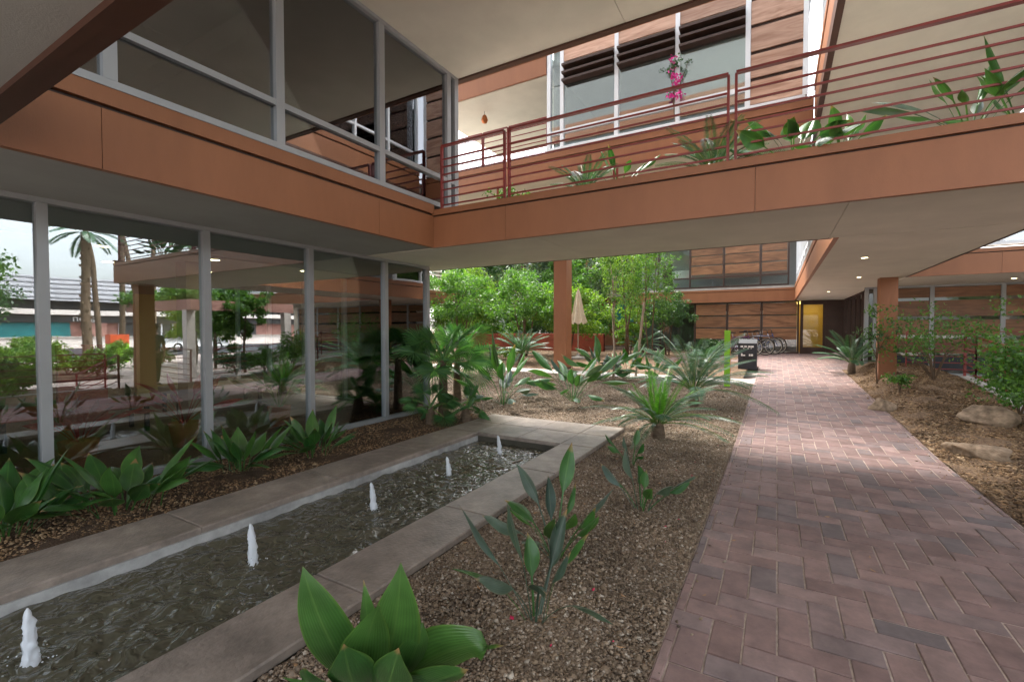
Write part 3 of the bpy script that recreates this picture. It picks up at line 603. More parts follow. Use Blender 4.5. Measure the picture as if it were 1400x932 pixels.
for x, y in ((1.55, 12.6), (1.35, 17.0), (1.2, 9.2)): downlight(RW, x, y, SOF, .045)
wall_x(RW, 2.3, [16.4, 17.5, 18.6, 19.7, 20.8, 21.7], .35, SOF, frame='dark_trim', glass='glass')
for k, y in enumerate([17.05, 18.15, 19.25, 20.35]): part('wood_panel', 'wood', RW, (2.5, 2.54, y - .28, y + .28, .5, 2.5))

RB = thing('rear_building', 'building with wood slat panels behind glass closing the end of the path', 'building', (-3, 23, 0))
bz = float(zg(0, 21.8)); gxs = [on_y(u, 450, BKY)[0] for u in (868, 903, 950, 994, 1041, 1091)]
wall_y(RB, BKY, gxs, bz, SOF - .01, frame='dark_trim', glass='glass_clear')
def slats(par, xs_, Y, zs, m='wood', gap=.05, th=.02):
    for a, c in zip(xs_[:-1], xs_[1:]):
        for z0, z1 in zip(zs[:-1], zs[1:]): part('wood_panel', m, par, (a + .05, c - .05, Y, Y + th, z0 + gap, z1))
slats(RB, gxs[2:], BKY - .03, [1.02, 1.52, 2.04, 2.56]); part('back_wall', 'room_dark', RB, (gxs[0], gxs[-1], BKY + 1.6, BKY + 1.7, bz, SOF)); part('lit_strip', 'blind', RB, (gxs[2], gxs[-1], BKY + 1.2, BKY + 1.25, 2.15, 2.3))
dl, dr = on_y(1094, 450, BKY)[0], on_y(1129, 450, BKY)[0]
part('door_frame', 'dark_trim', RB, (dl, dl + .10, BKY - .03, BKY + .06, bz, SOF - .01), (dr - .10, dr, BKY - .03, BKY + .06, bz, SOF - .01), (dl + .10, dr - .10, BKY - .03, BKY + .06, 2.47, SOF - .01), (dl + .10, dr - .10, BKY - .03, BKY + .06, bz, bz + .26))
part('door_pane', 'glass_clear', RB, (dl + .10, dr - .10, BKY, BKY + .008, bz + .26, 2.47))
part('hall_wall', 'room_amber', RB, (dl - .4, dr + .5, BKY + 2.2, BKY + 2.3, bz, SOF)); part('hall_floor', 'room_floor', RB, (dl - .4, dr + .5, BKY + .1, BKY + 2.2, bz - .05, bz)); part('hall_side', 'room_amber', RB, (dr + .2, dr + .3, BKY + .1, BKY + 2.2, bz, SOF))
part('hall_lamp', 'lit_room', RB, (dl - .1, dr, BKY + .5, BKY + 1.9, 2.58, 2.62))
part('end_wall', 'dark_trim', RB, (dr + .002, 2.75, BKY - .03, BKY + .06, bz, SOF - .01))
x0, x1 = on_y(862, 450, BKY)[0], 2.8
fascia_y(RB, BKY - .25, -1, x0, IX + .02, seams=(-2.6,)); part('soffit_panel', 'soffit', RB, (x0, 2.8, BKY - .18, BKY + 2.3, SOF, SOF + .05))
ux = [on_y(u, 370, BKY)[0] for u in (901, 944, 990, 1040, 1078)]
wall_y(RB, BKY - .1, ux, SILL + .02, S3 + .6, frame='dark_trim', glass='glass_clear', trans=TR + .05)
slats(RB, ux[1:], BKY - .13, [3.82, 4.24, 4.66, 5.08, 5.5]); part('back_wall', 'grey_paint', RB, (x0, 2.6, BKY + 2, BKY + 2.1, 3.2, 6)); part('floor_slab', 'concrete_pale', RB, (x0, 2.8, BKY - .17, BKY + 2.3, SOF + .051, SILL)); part('roof_slab', 'fascia', RB, (x0, 2.8, BKY - .3, BKY + 4, 5.86, 6.4))
part('balcony_post', 'dark_trim', RB, (x0 + .05, x0 + .17, BKY - .2, BKY - .08, SILL + .02, 5.86))
part('curtain_box', 'blind', RB, (ux[0] + .4, ux[1] - .1, BKY + .7, BKY + .9, 3.85, 4.2)); part('cabinet', 'dark_trim', RB, (ux[0] + .05, ux[0] + .45, BKY + .6, BKY + .9, 3.3, 4.5))
# --- building right of the path
GB = thing('garden_building', 'building with wood slat walls behind glass and terracotta fascia past the railing', 'building', (6, 16, 0))
fascia_y(GB, 13.1, -1, OX + .002, 14, seams=(3.95, 6.6, 9.2)); part('soffit_panel', 'soffit', GB, (OX + .002, 14, 13.17, 19, SOF, SOF + .05)); part('upper_wall', 'wood', GB, (OX + .1, 14, 13.6, 13.7, 3.26, S3 - .01))
wall_y(GB, 13.3, [OX + .2 + MOD * k for k in range(9)], SILL - .02, S3, frame='white_frame', glass='glass', trans=TR)
gx2 = [on_y(u, 450, 15.9)[0] for u in (1184, 1196, 1273, 1370)] + [6.6, 8.2, 9.8, 11.4]
wall_y(GB, 15.9, gx2, .3, SOF, frame='aluminium', glass='glass_clear', fw_=.09)
slats(GB, gx2[1:], 15.87, [.78, 1.25, 1.74, 2.24], gap=.09); 
for a, c in zip(gx2[1:-1], gx2[2:]): part('wood_panel', 'wood', GB, (a + .05, c - .05, 15.87, 15.89, 2.32, 2.58)); part('base_panel', 'bin_dark', GB, (a + .05, c - .05, 15.87, 15.89, .42, .80))
part('floor_slab', 'concrete_pale', GB, (2.42, 14, 14.6, 19, -.3, .3)); part('light_room', 'cream_wall', GB, (gx2[1], 14, 17.4, 17.5, .3, SOF)); downlight(GB, 4.6, 14.6, SOF, .05)

# --- third storey: soffit overhead, rear block and its facades
US = thing('upper_storey', 'third storey block with broad cream soffit, white framed windows and wood panels', 'building', (-2, 8, 0))
for a, c in ((-12, -7), (-7, -4.3), (-4.3, -1.66), (-1.66, .55), (.55, 3.6)): part('soffit_panel', 'soffit', US, (a + .003, c - .003, -1.3, 5.66, S3, S3 + .05))
part('slab', 'concrete_pale', US, (-12, 3.6, -1.3, 5.66, S3 + .051, S3 + .5)); part('edge_trim', 'trim', US, (-12, .55, 5.661, 5.74, S3 - .03, S3 + .6)); part('edge_trim', 'fascia', US, (-12, .55, 5.741, 5.80, S3 + .0, S3 + .6))
for a, c in ((5.664, 8.2), (8.2, 11), (11, 13.04)): part('soffit_panel', 'soffit', US, (.63, 3.6, a + .003, c - .003, S3, S3 + .05))
part('slab', 'concrete_pale', US, (.63, 3.6, 5.662, 13.04, S3 + .051, S3 + .5)); part('edge_trim', 'trim', US, (.55, .629, 5.75, 10.3, S3 - .02, S3 + .2)); fascia_x(US, .552, -1, 5.75, 10.3, zb=S3 + .201)
part('upper_wall', 'grey_paint', US, (-12, .5, 5.3, 5.4, S3 + .501, 11.5)); part('upper_wall', 'fascia', US, (-12, .5, 5.401, 5.45, 8.2, 8.8)); part('roof_slab', 'soffit', US, (-12, .5, 4.2, 5.66, 11.501, 11.7))
for k in range(8): part('upper_window', 'glass', US, (-11.5 + 1.45 * k, -10.3 + 1.45 * k, 5.401, 5.41, 6.3, 8.1))
# right facade looking at the opening: wood slats over glass
ry = [5.8 + (10.35 - 5.8) / 4 * k for k in range(5)]; wall_x(US, .72, ry, S3 + .84, 9.2, frame='white_frame', glass='glass', trans=6.6)
for k in range(4):
    for z0 in (6.7, 7.3, 7.9, 8.5):
        part('wood_panel', 'wood_pale', US, (.90, .93, ry[k] + .05, ry[k + 1] - .05, z0 + .06, z0 + .58))
part('inner_wall', 'grey_paint', US, (2.6, 2.7, 5.8, 10.3, S3 + .5, 9.2))
# rear block facade at Y = 10.4
FY = 10.4; U3 = S3 + .62
fascia_y(US, FY, -1, -11.5, .549, zb=S3, seams=(-8.9, -6.2, -3.6, -.95), htop=.60)
part('soffit_panel', 'soffit', US, (-11.5, .54, FY + .07, 14.15, S3, S3 + .05)); part('slab', 'concrete_pale', US, (-11.5, .54, FY + .09, 14.15, S3 + .051, U3 - .02)); part('rear_trim', 'fascia', US, (-11.5, .54, 14.151, 14.21, S3 - .02, U3))
mx = [-4.94, -4.59, -3.24, -1.91, -.57]
part('white_sill', 'white_frame', US, (-4.99, .40, FY - .05, FY + .16, U3, U3 + .05))
for x in mx: part('mullion', 'white_frame', US, (x - .045, x + .045, FY - .03, FY + .10, U3 + .051, 9.4))
for a, c in zip(mx[:-1], mx[1:]):
    a2, c2 = a + .045, c - .045
    part('transom', 'white_frame', US, (a2, c2, FY - .015, FY + .08, 6.24, 6.34)); part('pane', 'glass', US, (a2, c2, FY + .02, FY + .028, U3 + .05, 6.24)); part('pane', 'glass', US, (a2, c2, FY + .02, FY + .028, 6.34, 7.42))
    if a > -4.9:
        for z in (7.42, 7.60, 7.78): part('louver', 'dark_trim', US, (a2, c2, FY - .16, FY + .06, z, z + .05))
        part('louver_back', 'bin_dark', US, (a2, c2, FY + .09, FY + .1, 7.42, 7.95)); part('wood_panel', 'wood_pale', US, (a2, c2, FY - .01, FY + .02, 7.95, 8.8))
    else: part('pane', 'glass', US, (a2, c2, FY + .02, FY + .028, 7.44, 9.2))
part('roller_blind', 'blind', US, (-1.86, -.62, FY + .12, FY + .13, 6.1, 7.40))
for z in np.arange(5.95, 9.3, .52): part('wood_panel', 'wood_pale', US, (-.52, .36, FY - .01, FY + .02, z, z + .45))
part('panel_back', 'dark_trim', US, (-.52, .36, FY + .03, FY + .05, U3 + .05, 9.4)); part('corner_frame', 'white_frame', US, (.362, .45, FY - .03, FY + .10, U3 + .051, 9.4))
part('room_wall', 'grey_paint', US, (-4.9, .5, FY + 3.4, FY + 3.5, U3, 9.4)); part('room_ceiling', 'grey_paint', US, (-4.9, .5, FY + .1, FY + 3.4, 7.96, 8.02)); part('room_end', 'grey_paint', US, (-5.0, -4.9, FY + .4, FY + 3.4, U3, 9.4))
part('roof_slab', 'soffit', US, (-8.8, -5.0, FY + .02, FY + 4, 7.75, 7.80)); fascia_y(US, FY - .05, -1, -8.8, -4.995, zb=7.76, htop=.6); part('roof_deck', 'concrete_pale', US, (-8.8, -5.0, FY + .05, FY + 4, 7.801, 8.3))

# --- far buildings beyond the garden
LB = thing('courtyard_house', 'low terrace wing with terracotta fascia and slatted screen left of the garden trees', 'building', (-15, 16, 0))
fascia_x(LB, -13.5, 1, 9, 18.2); part('soffit', 'soffit', LB, (-17, -13.56, 9, 18.2, SOF, SOF + .05)); part('wall', 'cream_wall', LB, (-16, -15.9, 9, 18, .2, SOF))
for k in range(9): part('screen_slat', 'cream_wall', LB, (-14.1, -14.05, 9, 17.6, 3.3 + k * .18, 3.39 + k * .18))
for y in (11.5, 14.5, 17.5): part('screen_post', 'dark_trim', LB, (-14.2, -14.12, y - .05, y + .05, 3.2, 5.1))
FB = thing('apartment_block', 'cream terraced block with terracotta bands behind the garden umbrella', 'building', (-12, 33, 0))
part('wall', 'cream_wall', FB, (-24, -5.4, 33, 40, 0, 11)); 
for z in (2.9, 5.8, 8.7): part('balcony_band', 'fascia', FB, (-24.2, -5.2, 31.8, 33, z, z + .7))
for z in (.6, 3.7, 6.6):
    for k in range(7): part('window', 'glass', FB, (-23 + 2.5 * k, -21.2 + 2.5 * k, 32.95, 32.99, z, z + 2)); part('window_frame', 'white_frame', FB, (-23.06 + 2.5 * k, -23 + 2.5 * k, 32.93, 33, z, z + 2))
    for q in range(5): part('balcony_rail', 'rail_red', FB, (-24.2, -5.2, 31.78, 31.81, z + 2.9 + .2 * q, z + 2.93 + .2 * q))
SH = thing('corner_building', 'small house front with teal window behind the staked sapling', 'building', (-9, 28, 0))
part('wall', 'fascia', SH, (-11.5, -6.6, 27, 29, 0, 3.4)); part('window', 'shop_teal', SH, (-8.9, -7.2, 26.96, 26.99, 1.9, 3.0)); part('window_frame', 'white_frame', SH, (-8.97, -8.9, 26.93, 27, 1.85, 3.05), (-7.2, -7.13, 26.93, 27, 1.85, 3.05)); part('eave', 'soffit', SH, (-11.8, -6.4, 26.5, 29, 3.41, 3.6))

# red brick garden wall with blocks
GWl = thing('garden_wall', 'low rust red block wall behind the garden trees', 'wall', (-11, 20.5, 0))
part('mortar_core', 'mortar', GWl, (-22, -6.9, 20.42, 20.58, .2, 1.28))
for k in range(15):
    for r in range(3): x = -21.8 + k * 1.0 + (.5 if r % 2 else 0); MB().cbox(x, min(x + .985, -6.9), 20.38, 20.62, .36 + r * .305, .655 + r * .305, .01).build('block', 'red_wall', GWl)
# garden pillar
PL = thing('garden_pillar', 'square terracotta pillar standing in the gravel garden and holding up the block above', 'pillar', (-6.05, 13.8, 0))
zb = float(zg(-6, 13.8)); part('shaft', 'fascia', PL, (-6.27, -5.83, 13.58, 14.02, zb - .1, S3 - .022)); part('base_plate', 'trim', PL, (-6.31, -5.79, 13.54, 14.06, zb - .1, zb + .03))

# ------------------------------------------------------------------ railings
def railing_panel(par, a, c, z0, z1, bars, slope=0., m='rail_red', posts=2):
    """panel from a to c (xy) with top rail, bars and end posts"""
    a, c = Vector((a[0], a[1], 0)), Vector((c[0], c[1], 0)); d = (c - a); L_ = d.length; d.normalize(); n = Vector((-d.y, d.x, 0)); za, zc = z0
    def bar(h0, h1, t, name):
        b = MB(); v = []
        for q, zq in ((a, za), (c, zc)):
            for s_ in (-t, t):
                for h in (h0, h1): v.append(tuple(q + n * s_ + Vector((0, 0, zq + h))))
        b.v = v; b.f = [(0, 1, 5, 4), (2, 6, 7, 3), (0, 4, 6, 2), (1, 3, 7, 5), (0, 2, 3, 1), (4, 5, 7, 6)]; b.build(name, m, par)
    bar(z1 - .022, z1, .028, 'top_rail')
    for h in bars: bar(h - .009, h + .009, .009, 'rail')
    for k in range(posts):
        f = k / (posts - 1); q = a + d * L_ * f; z = za + (zc - za) * f
        b = MB(); e = []
        for s_, t_ in ((-.022, -.012), (.022, -.012), (.022, .012), (-.022, .012)): w_ = q + d * t_ + n * s_; e.append((w_.x, w_.y))
        b.prism(e, z - .03, z + z1 - .0225); b.build('post', m, par)
bars7 = [.06 + .105 * k for k in range(7)]
TRl = thing('terrace_railing', 'dark red metal railing with thin horizontal bars along the planted bridge edge', 'railing', (-1, BY0 + .05, 3.16))
for a, c in ((-4.08, -3.06), (-2.99, -.45), (-.38, 3.2)): railing_panel(TRl, (a, BY0 + .05), (c, BY0 + .05), (3.165, 3.165), .885, bars7)
T2 = thing('terrace_railing', 'second red terrace railing across the rear edge of the bridge behind the planter', 'railing', (-1, BY1 - .1, 3.1))
for a, c in ((-4.3, -2.2), (-2.15, .5)): railing_panel(T2, (a, BY1 - .1), (c, BY1 - .1), (3.10, 3.10), .90, bars7)
B3 = thing('balcony_railing', 'red railing of the high balcony left of the white framed windows', 'railing', (-7, FY + .1, U3))
for a, c in ((-8.7, -7.0), (-6.95, -6.2), (-6.15, -5.05)): railing_panel(B3, (a, FY + .12), (c, FY + .12), (U3 - .02, U3 - .02), .95, [.1 + .14 * k for k in range(6)])
G1 = thing('garden_railing', 'dark red railing on the concrete kerb beside the mulch bed', 'railing', (3.38, 4, 0))
def kz(y): return float(zg(3.2, y)) + .03
yy = [-4.2, -2.4, -.6, 1.2, 3.0, 4.85]
for a, c in zip(yy[:-1], yy[1:]): railing_panel(G1, (3.38, a), (3.38, c), (kz(a), kz(c)), .86, [.1 + .15 * k for k in range(5)])
yy = [7.2, 9.1, 11, 12.9]
for a, c in zip(yy[:-1], yy[1:]): railing_panel(G1, (3.38, a), (3.38, c), (kz(a), kz(c)), .86, [.1 + .15 * k for k in range(5)])
G2 = thing('garden_railing', 'bright red railing crossing in front of the wood slat building past the square column', 'railing', (6, 13.6, 0))
for a, c in ((2.75, 4.0), (4.0, 5.9), (5.9, 7.8), (7.8, 9.7)): railing_panel(G2, (a, 14.55), (c, 14.55), (.3, .3), 1.15, [.1 + .15 * k for k in range(6)])
KB = thing('concrete_kerb', 'raised concrete kerb holding the mulch bed under the railing', 'kerb', (3.38, 4, 0))
b = MB(); k0 = [-4.2, 0, 4, 4.95]; 
def kerb(ys_):
    b = MB()
    for a, c in zip(ys_[:-1], ys_[1:]):
        k = len(b.v); b.v += [(x, y, z) for y in (a, c) for x, z in ((3.3, -.3), (3.46, -.3), (3.46, kz(y) - .002), (3.3, kz(y) - .002))]
        b.f += [(k, k + 1, k + 5, k + 4), (k + 1, k + 2, k + 6, k + 5), (k + 2, k + 3, k + 7, k + 6), (k + 3, k, k + 4, k + 7), (k, k + 3, k + 2, k + 1), (k + 4, k + 5, k + 6, k + 7)]
    return b.build('kerb_run', 'concrete_pale', KB)
kerb([-4.2, 0, 4.95]); kerb([7.1, 8.5, 10, 11.5, 12.98])

# ------------------------------------------------------------------ plants
def bez(P0, P1, P2, t): return (1 - t) ** 2 * P0 + 2 * t * (1 - t) * P1 + t * t * P2
def blade_mesh(P0, P1, P2, w, pet=.35, fold=.25, twist=0., m='leaf_broad', n=13, pr=.007, wave=.06, side=None, pw=.8):
    """one leaf: petiole and blade along a quadratic curve"""
    P0, P1, P2 = [np.array(q, float) for q in (P0, P1, P2)]; V = []; UV = []; F = []
    d = P2 - P0; d[2] = 0
    if np.linalg.norm(d) < 1e-4: d = np.array([1., 0, 0])
    d /= np.linalg.norm(d); sd_ = np.cross(d, [0, 0, 1.]) if side is None else np.array(side, float); sd_ /= np.linalg.norm(sd_)
    ph = random.uniform(0, 6.28); ts = np.concatenate([np.linspace(0, pet, 4)[:-1], pet + (1 - pet) * np.linspace(0, 1, n)])
    for t in ts:
        p = bez(P0, P1, P2, t); tg = 2 * (1 - t) * (P1 - P0) + 2 * t * (P2 - P1); tg /= np.linalg.norm(tg) + 1e-9
        s0 = sd_ - tg * (sd_ @ tg); s0 /= np.linalg.norm(s0) + 1e-9; nn = np.cross(s0, tg); a = twist * t; s1 = s0 * math.cos(a) + nn * math.sin(a); n1 = np.cross(s1, tg)
        s_ = max(0, (t - pet) / (1 - pet)); ww = max(pr if t <= pet + .03 else .0008, w * .53 * math.sin(math.pi * min(1, s_) ** pw) ** 1.08 if 0 < s_ < 1 else 0)
        for o_ in (-1, -.55, 0, .55, 1):
            lift = ww * (fold * abs(o_) ** 1.4 + (wave * math.sin(s_ * 9 + ph + o_ * 2) if abs(o_) > .5 else 0))
            V.append(p + s1 * ww * o_ - n1 * lift); UV.append((o_ * .5 + .5, t))
    for i in range(len(ts) - 1):
        for k in range(4): q = i * 5 + k; F.append((q, q + 1, q + 6, q + 5))
    return mesh_np('leaf', V, F, m, True, UV)
def frond_mesh(P0, P1, P2, ll, m='leaf_cycad', n=36, t0=.16, vee=.35, lw=.0055, stem='stem_green', droop=.0):
    """feather frond: rachis with leaflets"""
    P0, P1, P2 = [np.array(q, float) for q in (P0, P1, P2)]; V = []; F = []; MI = []
    d = P2 - P0; d[2] = 0; d = d / (np.linalg.norm(d) + 1e-6); sd_ = np.cross(d, [0, 0, 1.])
    def frame(t):
        p = bez(P0, P1, P2, t); tg = 2 * (1 - t) * (P1 - P0) + 2 * t * (P2 - P1); tg /= np.linalg.norm(tg) + 1e-9
        s0 = sd_ - tg * (sd_ @ tg); s0 /= np.linalg.norm(s0) + 1e-9; return p, tg, s0, np.cross(s0, tg)
    prev = None
    for i, t in enumerate(np.linspace(0, 1, 9)):
        p, tg, s0, nn = frame(t); r = .008 * (1 - .8 * t); k0 = len(V); V += [p + s0 * r, p + nn * r, p - s0 * r, p - nn * r]
        if i: F += [(k0 - 4 + q, k0 - 4 + (q + 1) % 4, k0 + (q + 1) % 4, k0 + q) for q in range(4)]; MI += [1] * 4
    for i in range(n):
        t = t0 + (1 - t0) * (i + .5) / n; p, tg, s0, nn = frame(t); L_ = ll * (math.sin(math.pi * (.12 + .80 * (i / n))) ** .7) * random.uniform(.88, 1.08)
        for sg in (-1, 1):
            dr = s0 * sg * .8 + tg * .62 + nn * -vee; dr /= np.linalg.norm(dr); wd = np.cross(dr, nn); wd /= np.linalg.norm(wd) + 1e-9
            k0 = len(V); mid = p + dr * L_ * .45; tip = p + dr * L_ + nn * L_ * (.10 + droop)
            V += [p, mid + wd * lw, tip, mid - wd * lw]; F.append((k0, k0 + 1, k0 + 2, k0 + 3)); MI.append(0)
    me = mesh_np('frond', V, F, [m, stem]); me.polygons.foreach_set('material_index', MI); return me
def fan_mesh(P0, P1, P2, rad, m='leaf_fan', n=34, span=290, stem='stem_green', droop=.35):
    """fan frond: petiole and radiating pleated segments"""
    P0, P1, P2 = [np.array(q, float) for q in (P0, P1, P2)]; V = []; F = []; MI = []
    for i, t in enumerate(np.linspace(0, 1, 7)):
        p = bez(P0, P1, P2, t); tg = 2 * (1 - t) * (P1 - P0) + 2 * t * (P2 - P1); tg /= np.linalg.norm(tg); s0 = np.cross(tg, [0, 0, 1.]); s0 /= np.linalg.norm(s0) + 1e-6; nn = np.cross(s0, tg); r = .011 * (1 - .4 * t)
        k0 = len(V); V += [p + s0 * r, p + nn * r, p - s0 * r, p - nn * r]
        if i: F += [(k0 - 4 + q, k0 - 4 + (q + 1) % 4, k0 + (q + 1) % 4, k0 + q) for q in range(4)]; MI += [1] * 4
    rl = random.uniform(-1.1, 1.1); s0, nn = s0 * math.cos(rl) + nn * math.sin(rl), nn * math.cos(rl) - s0 * math.sin(rl)
    for i in range(n):
        a = R(-span / 2 + span * i / (n - 1)); dr = tg * math.cos(a) + s0 * math.sin(a); pr = np.cross(dr, nn); L_ = rad * (.72 + .28 * math.cos(a * .5)) * random.uniform(.93, 1.05); dz = droop * random.uniform(.6, 1.3)
        hw = L_ * .55 * math.tan(R(span / n * .5)) * .62; k0 = len(V); z = np.array([0, 0, 1.])
        V += [p, p + dr * L_ * .55 + pr * hw + nn * .01, p + dr * L_ * .55 + nn * -.012, p + dr * L_ * .55 - pr * hw + nn * .01, p + dr * L_ * (1 - .12 * dz) - z * L_ * .33 * dz]
        F += [(k0, k0 + 1, k0 + 2), (k0, k0 + 2, k0 + 3), (k0 + 1, k0 + 4, k0 + 2), (k0 + 2, k0 + 4, k0 + 3)]; MI += [0] * 4
    me = mesh_np('frond', V, F, [m, stem]); me.polygons.foreach_set('material_index', MI); return me
def dirv(az, el): return np.array([math.cos(az) * math.cos(el), math.sin(az) * math.cos(el), math.sin(el)])
def broad_clump(name, label, cat, loc, n=14, h=.62, w=.135, spread=.55, base=.16, group=None, m='leaf_broad', pet=.30):
    t = thing(name, label, cat, loc, group=group)
    for i in range(n):
        az = 6.283 * i / n + random.uniform(-.35, .35); el = random.uniform(.75, 1.45) if i % 3 else random.uniform(.45, .9); L_ = h * random.uniform(.75, 1.1); r = base * random.uniform(.1, 1)
        P0 = np.array([math.cos(az) * r, math.sin(az) * r, -.01]); P1 = P0 + dirv(az, min(1.52, el + .3)) * L_ * .55; P2 = P1 + dirv(az + random.uniform(-.4, .4), el - random.uniform(.35, 1.0) * spread * 1.6) * L_ * .62
        link('leaf', blade_mesh(P0, P1, P2, w * random.uniform(.75, 1.15), pet * random.uniform(.8, 1.1), .35, random.uniform(-.9, .9), m), t)
    return t
def bop_clump(name, label, cat, loc, n=9, h=.75, w=.10, group=None, el0=1.1, grey=.35, pet=.52):
    t = thing(name, label, cat, loc, group=group)
    for i in range(n):
        az = 6.283 * i / n * 1.0 + random.uniform(-.5, .5); el = random.uniform(el0 - .25, 1.5); L_ = h * random.uniform(.65, 1.1); r = .05 * random.uniform(.2, 1)
        P0 = np.array([math.cos(az) * r, math.sin(az) * r, -.01]); P1 = P0 + dirv(az, el) * L_ * .62; P2 = P1 + dirv(az, el - random.uniform(.15, 1.25)) * L_ * .48
        link('leaf', blade_mesh(P0, P1, P2, w * random.uniform(.8, 1.2), pet * random.uniform(.8, 1), random.uniform(.4, 1.1), random.uniform(-1.2, 1.2), 'leaf_bop_grey' if random.random() < grey else 'leaf_bop', pr=.006), t)
    return t
def cycad(name, label, cat, loc, n=22, L0=.85, trunk=.16, group=None, m='leaf_cycad', new=0, ll=.15, el=(.05, 1.15), lw=.0055):
    t = thing(name, label, cat, loc, group=group)
    MB().lathe([(0, trunk + .05), (.05, trunk + .03), (.085, trunk * .8), (.095, trunk * .3), (.08, -.05)], 12).build('trunk', 'palm_bark', t, True, loc=(0, 0, .0005))
    for i in range(n + new):
        az = i * 2.399 + random.uniform(-.2, .2)
        if i < n: e = el[0] + (el[1] - el[0]) * (i / n) ** .9 + random.uniform(-.1, .1); L_ = L0 * random.uniform(.85, 1.1); mm = m
        else: e = random.uniform(.75, 1.45); L_ = L0 * random.uniform(.5, .8); mm = 'leaf_cycad_new'
        P0 = np.array([0, 0, trunk]) + dirv(az, 0) * .04; P1 = P0 + dirv(az, min(1.5, e + .35)) * L_ * .5; P2 = P1 + dirv(az, e - .55 if i < n else e - .1) * L_ * .6
        link('frond', frond_mesh(P0, P1, P2, ll * (1 if i < n else .75), mm, lw=lw), t)
    return t
def fan_palm(name, label, cat, loc, n=14, h=.6, rad=.36, group=None, pet=.5):
    t = thing(name, label, cat, loc, group=group)
    MB().lathe([(0, h + .04), (.05, h), (.075, h * .6), (.085, h * .2), (.10, -.05)], 12).build('trunk', 'palm_bark', t, True, loc=(0, 0, .0005))
    for i in range(n):
        az = i * 2.399 + random.uniform(-.25, .25); e = -.35 + 1.6 * (i / n) + random.uniform(-.15, .15); L_ = pet * random.uniform(.8, 1.15)
        P0 = np.array([0, 0, h * .95]); P1 = P0 + dirv(az, min(1.45, e + .3)) * L_ * .5; P2 = P1 + dirv(az, e - .25) * L_ * .55
        link('frond', fan_mesh(P0, P1, P2, rad * random.uniform(.85, 1.1)), t)
    return t
def leaf_cloud(centres, radii, n, size, flat=.7, aspect=.5):
    """rhombic leaves round cluster centres -> V, F"""
    k = rng.integers(0, len(centres), n); c = centres[k]; d = rng.normal(0, 1, (n, 3)); d /= np.linalg.norm(d, axis=1)[:, None]
    rr = radii[k][:, None] * rng.uniform(0.15, 1, (n, 1)) ** .55; P = c + d * rr * np.array([1, 1, flat])
    a = rng.normal(0, 1, (n, 3)); a[:, 2] -= .5; a /= np.linalg.norm(a, axis=1)[:, None]; b_ = np.cross(a, rng.normal(0, 1, (n, 3))); b_ /= np.linalg.norm(b_, axis=1)[:, None]
    s = size * rng.uniform(.6, 1.35, (n, 1)); V = np.stack([P, P + a * s * .5 + b_ * s * aspect * .5, P + a * s, P + a * s * .5 - b_ * s * aspect * .5], 1).reshape(-1, 3)
    return V, (np.arange(n)[:, None] * 4 + np.arange(4)[None])
def tree(name, label, loc, h, r, n=9000, size=.11, m='leaf_tree', trunk=.09, stems=1, clumps=46, crown0=.35, group=None, bark='bark', flat=.75, weep=0., cat='tree', lean=(0, 0)):
    t = thing(name, label, cat, loc, group=group); b = MB(); cs = []; rad = []
    zc = h * (crown0 + 1) / 2; hz = h * (1 - crown0) / 2
    for k in range(clumps):
        d = rng.normal(0, 1, 3); d /= np.linalg.norm(d); q = rng.uniform(.2, 1.12) ** .55 * rng.uniform(.8, 1.12); cs.append([d[0] * r * q + lean[0], d[1] * r * q + lean[1], zc + d[2] * hz * q]); rad.append(r * rng.uniform(.12, .34))
    if weep:
        for k in range(clumps):
            a = rng.uniform(0, 6.28); q = r * rng.uniform(.5, 1.05); z0 = rng.uniform(.45, .95) * h
            for j in range(4): cs.append([math.cos(a) * q + lean[0], math.sin(a) * q + lean[1], z0 - weep * j * .25]); rad.append(.16)
    cs = np.array(cs); rad = np.array(rad)
    for s in range(stems):
        a = 6.28 * s / stems + .5; top = Vector((math.cos(a) * r * .25 * (stems > 1) + lean[0] * .7, math.sin(a) * r * .25 * (stems > 1) + lean[1] * .7, zc)); r0 = trunk * (1 if stems == 1 else .6)
        pts = [Vector((math.cos(a) * .05 * (stems > 1), math.sin(a) * .05 * (stems > 1), -.1))]
        for q in (.3, .6, 1): pts.append(pts[0].lerp(top, q) + Vector((random.uniform(-.06, .06), random.uniform(-.06, .06), 0)) * h * .3)
        b.tube(pts, [r0, r0 * .8, r0 * .6, r0 * .35], 8)
        for k in range(max(5, 9 // stems)):
            c = cs[rng.integers(0, clumps)]; st = pts[1].lerp(pts[3], random.uniform(.2, 1)); mid = st.lerp(Vector(c), .5) + Vector((0, 0, .08 * h * random.random())); b.tube([st, mid, Vector(c)], [r0 * .38, r0 * .25, r0 * .08], 5)
    b.build('trunk', bark, t, True, loc=(0, 0, .0005)); V, F = leaf_cloud(cs, rad, n, size, flat)
    link('crown', mesh_np('crown', V, F, m), t); return t
def shrub(name, label, loc, h, r, n=1800, size=.06, m='leaf_tree', clumps=14, group=None, cat='shrub', stems=5, sx=1., aspect=.5):
    t = thing(name, label, cat, loc, group=group); cs = np.array([[rng.normal(0, r * .5) * sx, rng.normal(0, r * .5), h * rng.uniform(.3, .95)] for k in range(clumps)]); rad = np.array([r * rng.uniform(.25, .5) for k in range(clumps)]); b = MB()
    for k in range(stems): c = cs[k % clumps]; b.tube([(0, 0, -.03), (c[0] * .3, c[1] * .3, c[2] * .6), tuple(c)], [.012, .009, .003], 5)
    b.build('stem', 'bark', t, loc=(0, 0, .0005)); V, F = leaf_cloud(cs, rad, n, size, .8, aspect); V[:, 2] = np.maximum(V[:, 2], .005)
    link('foliage', mesh_np('foliage', V, F, m), t); return t
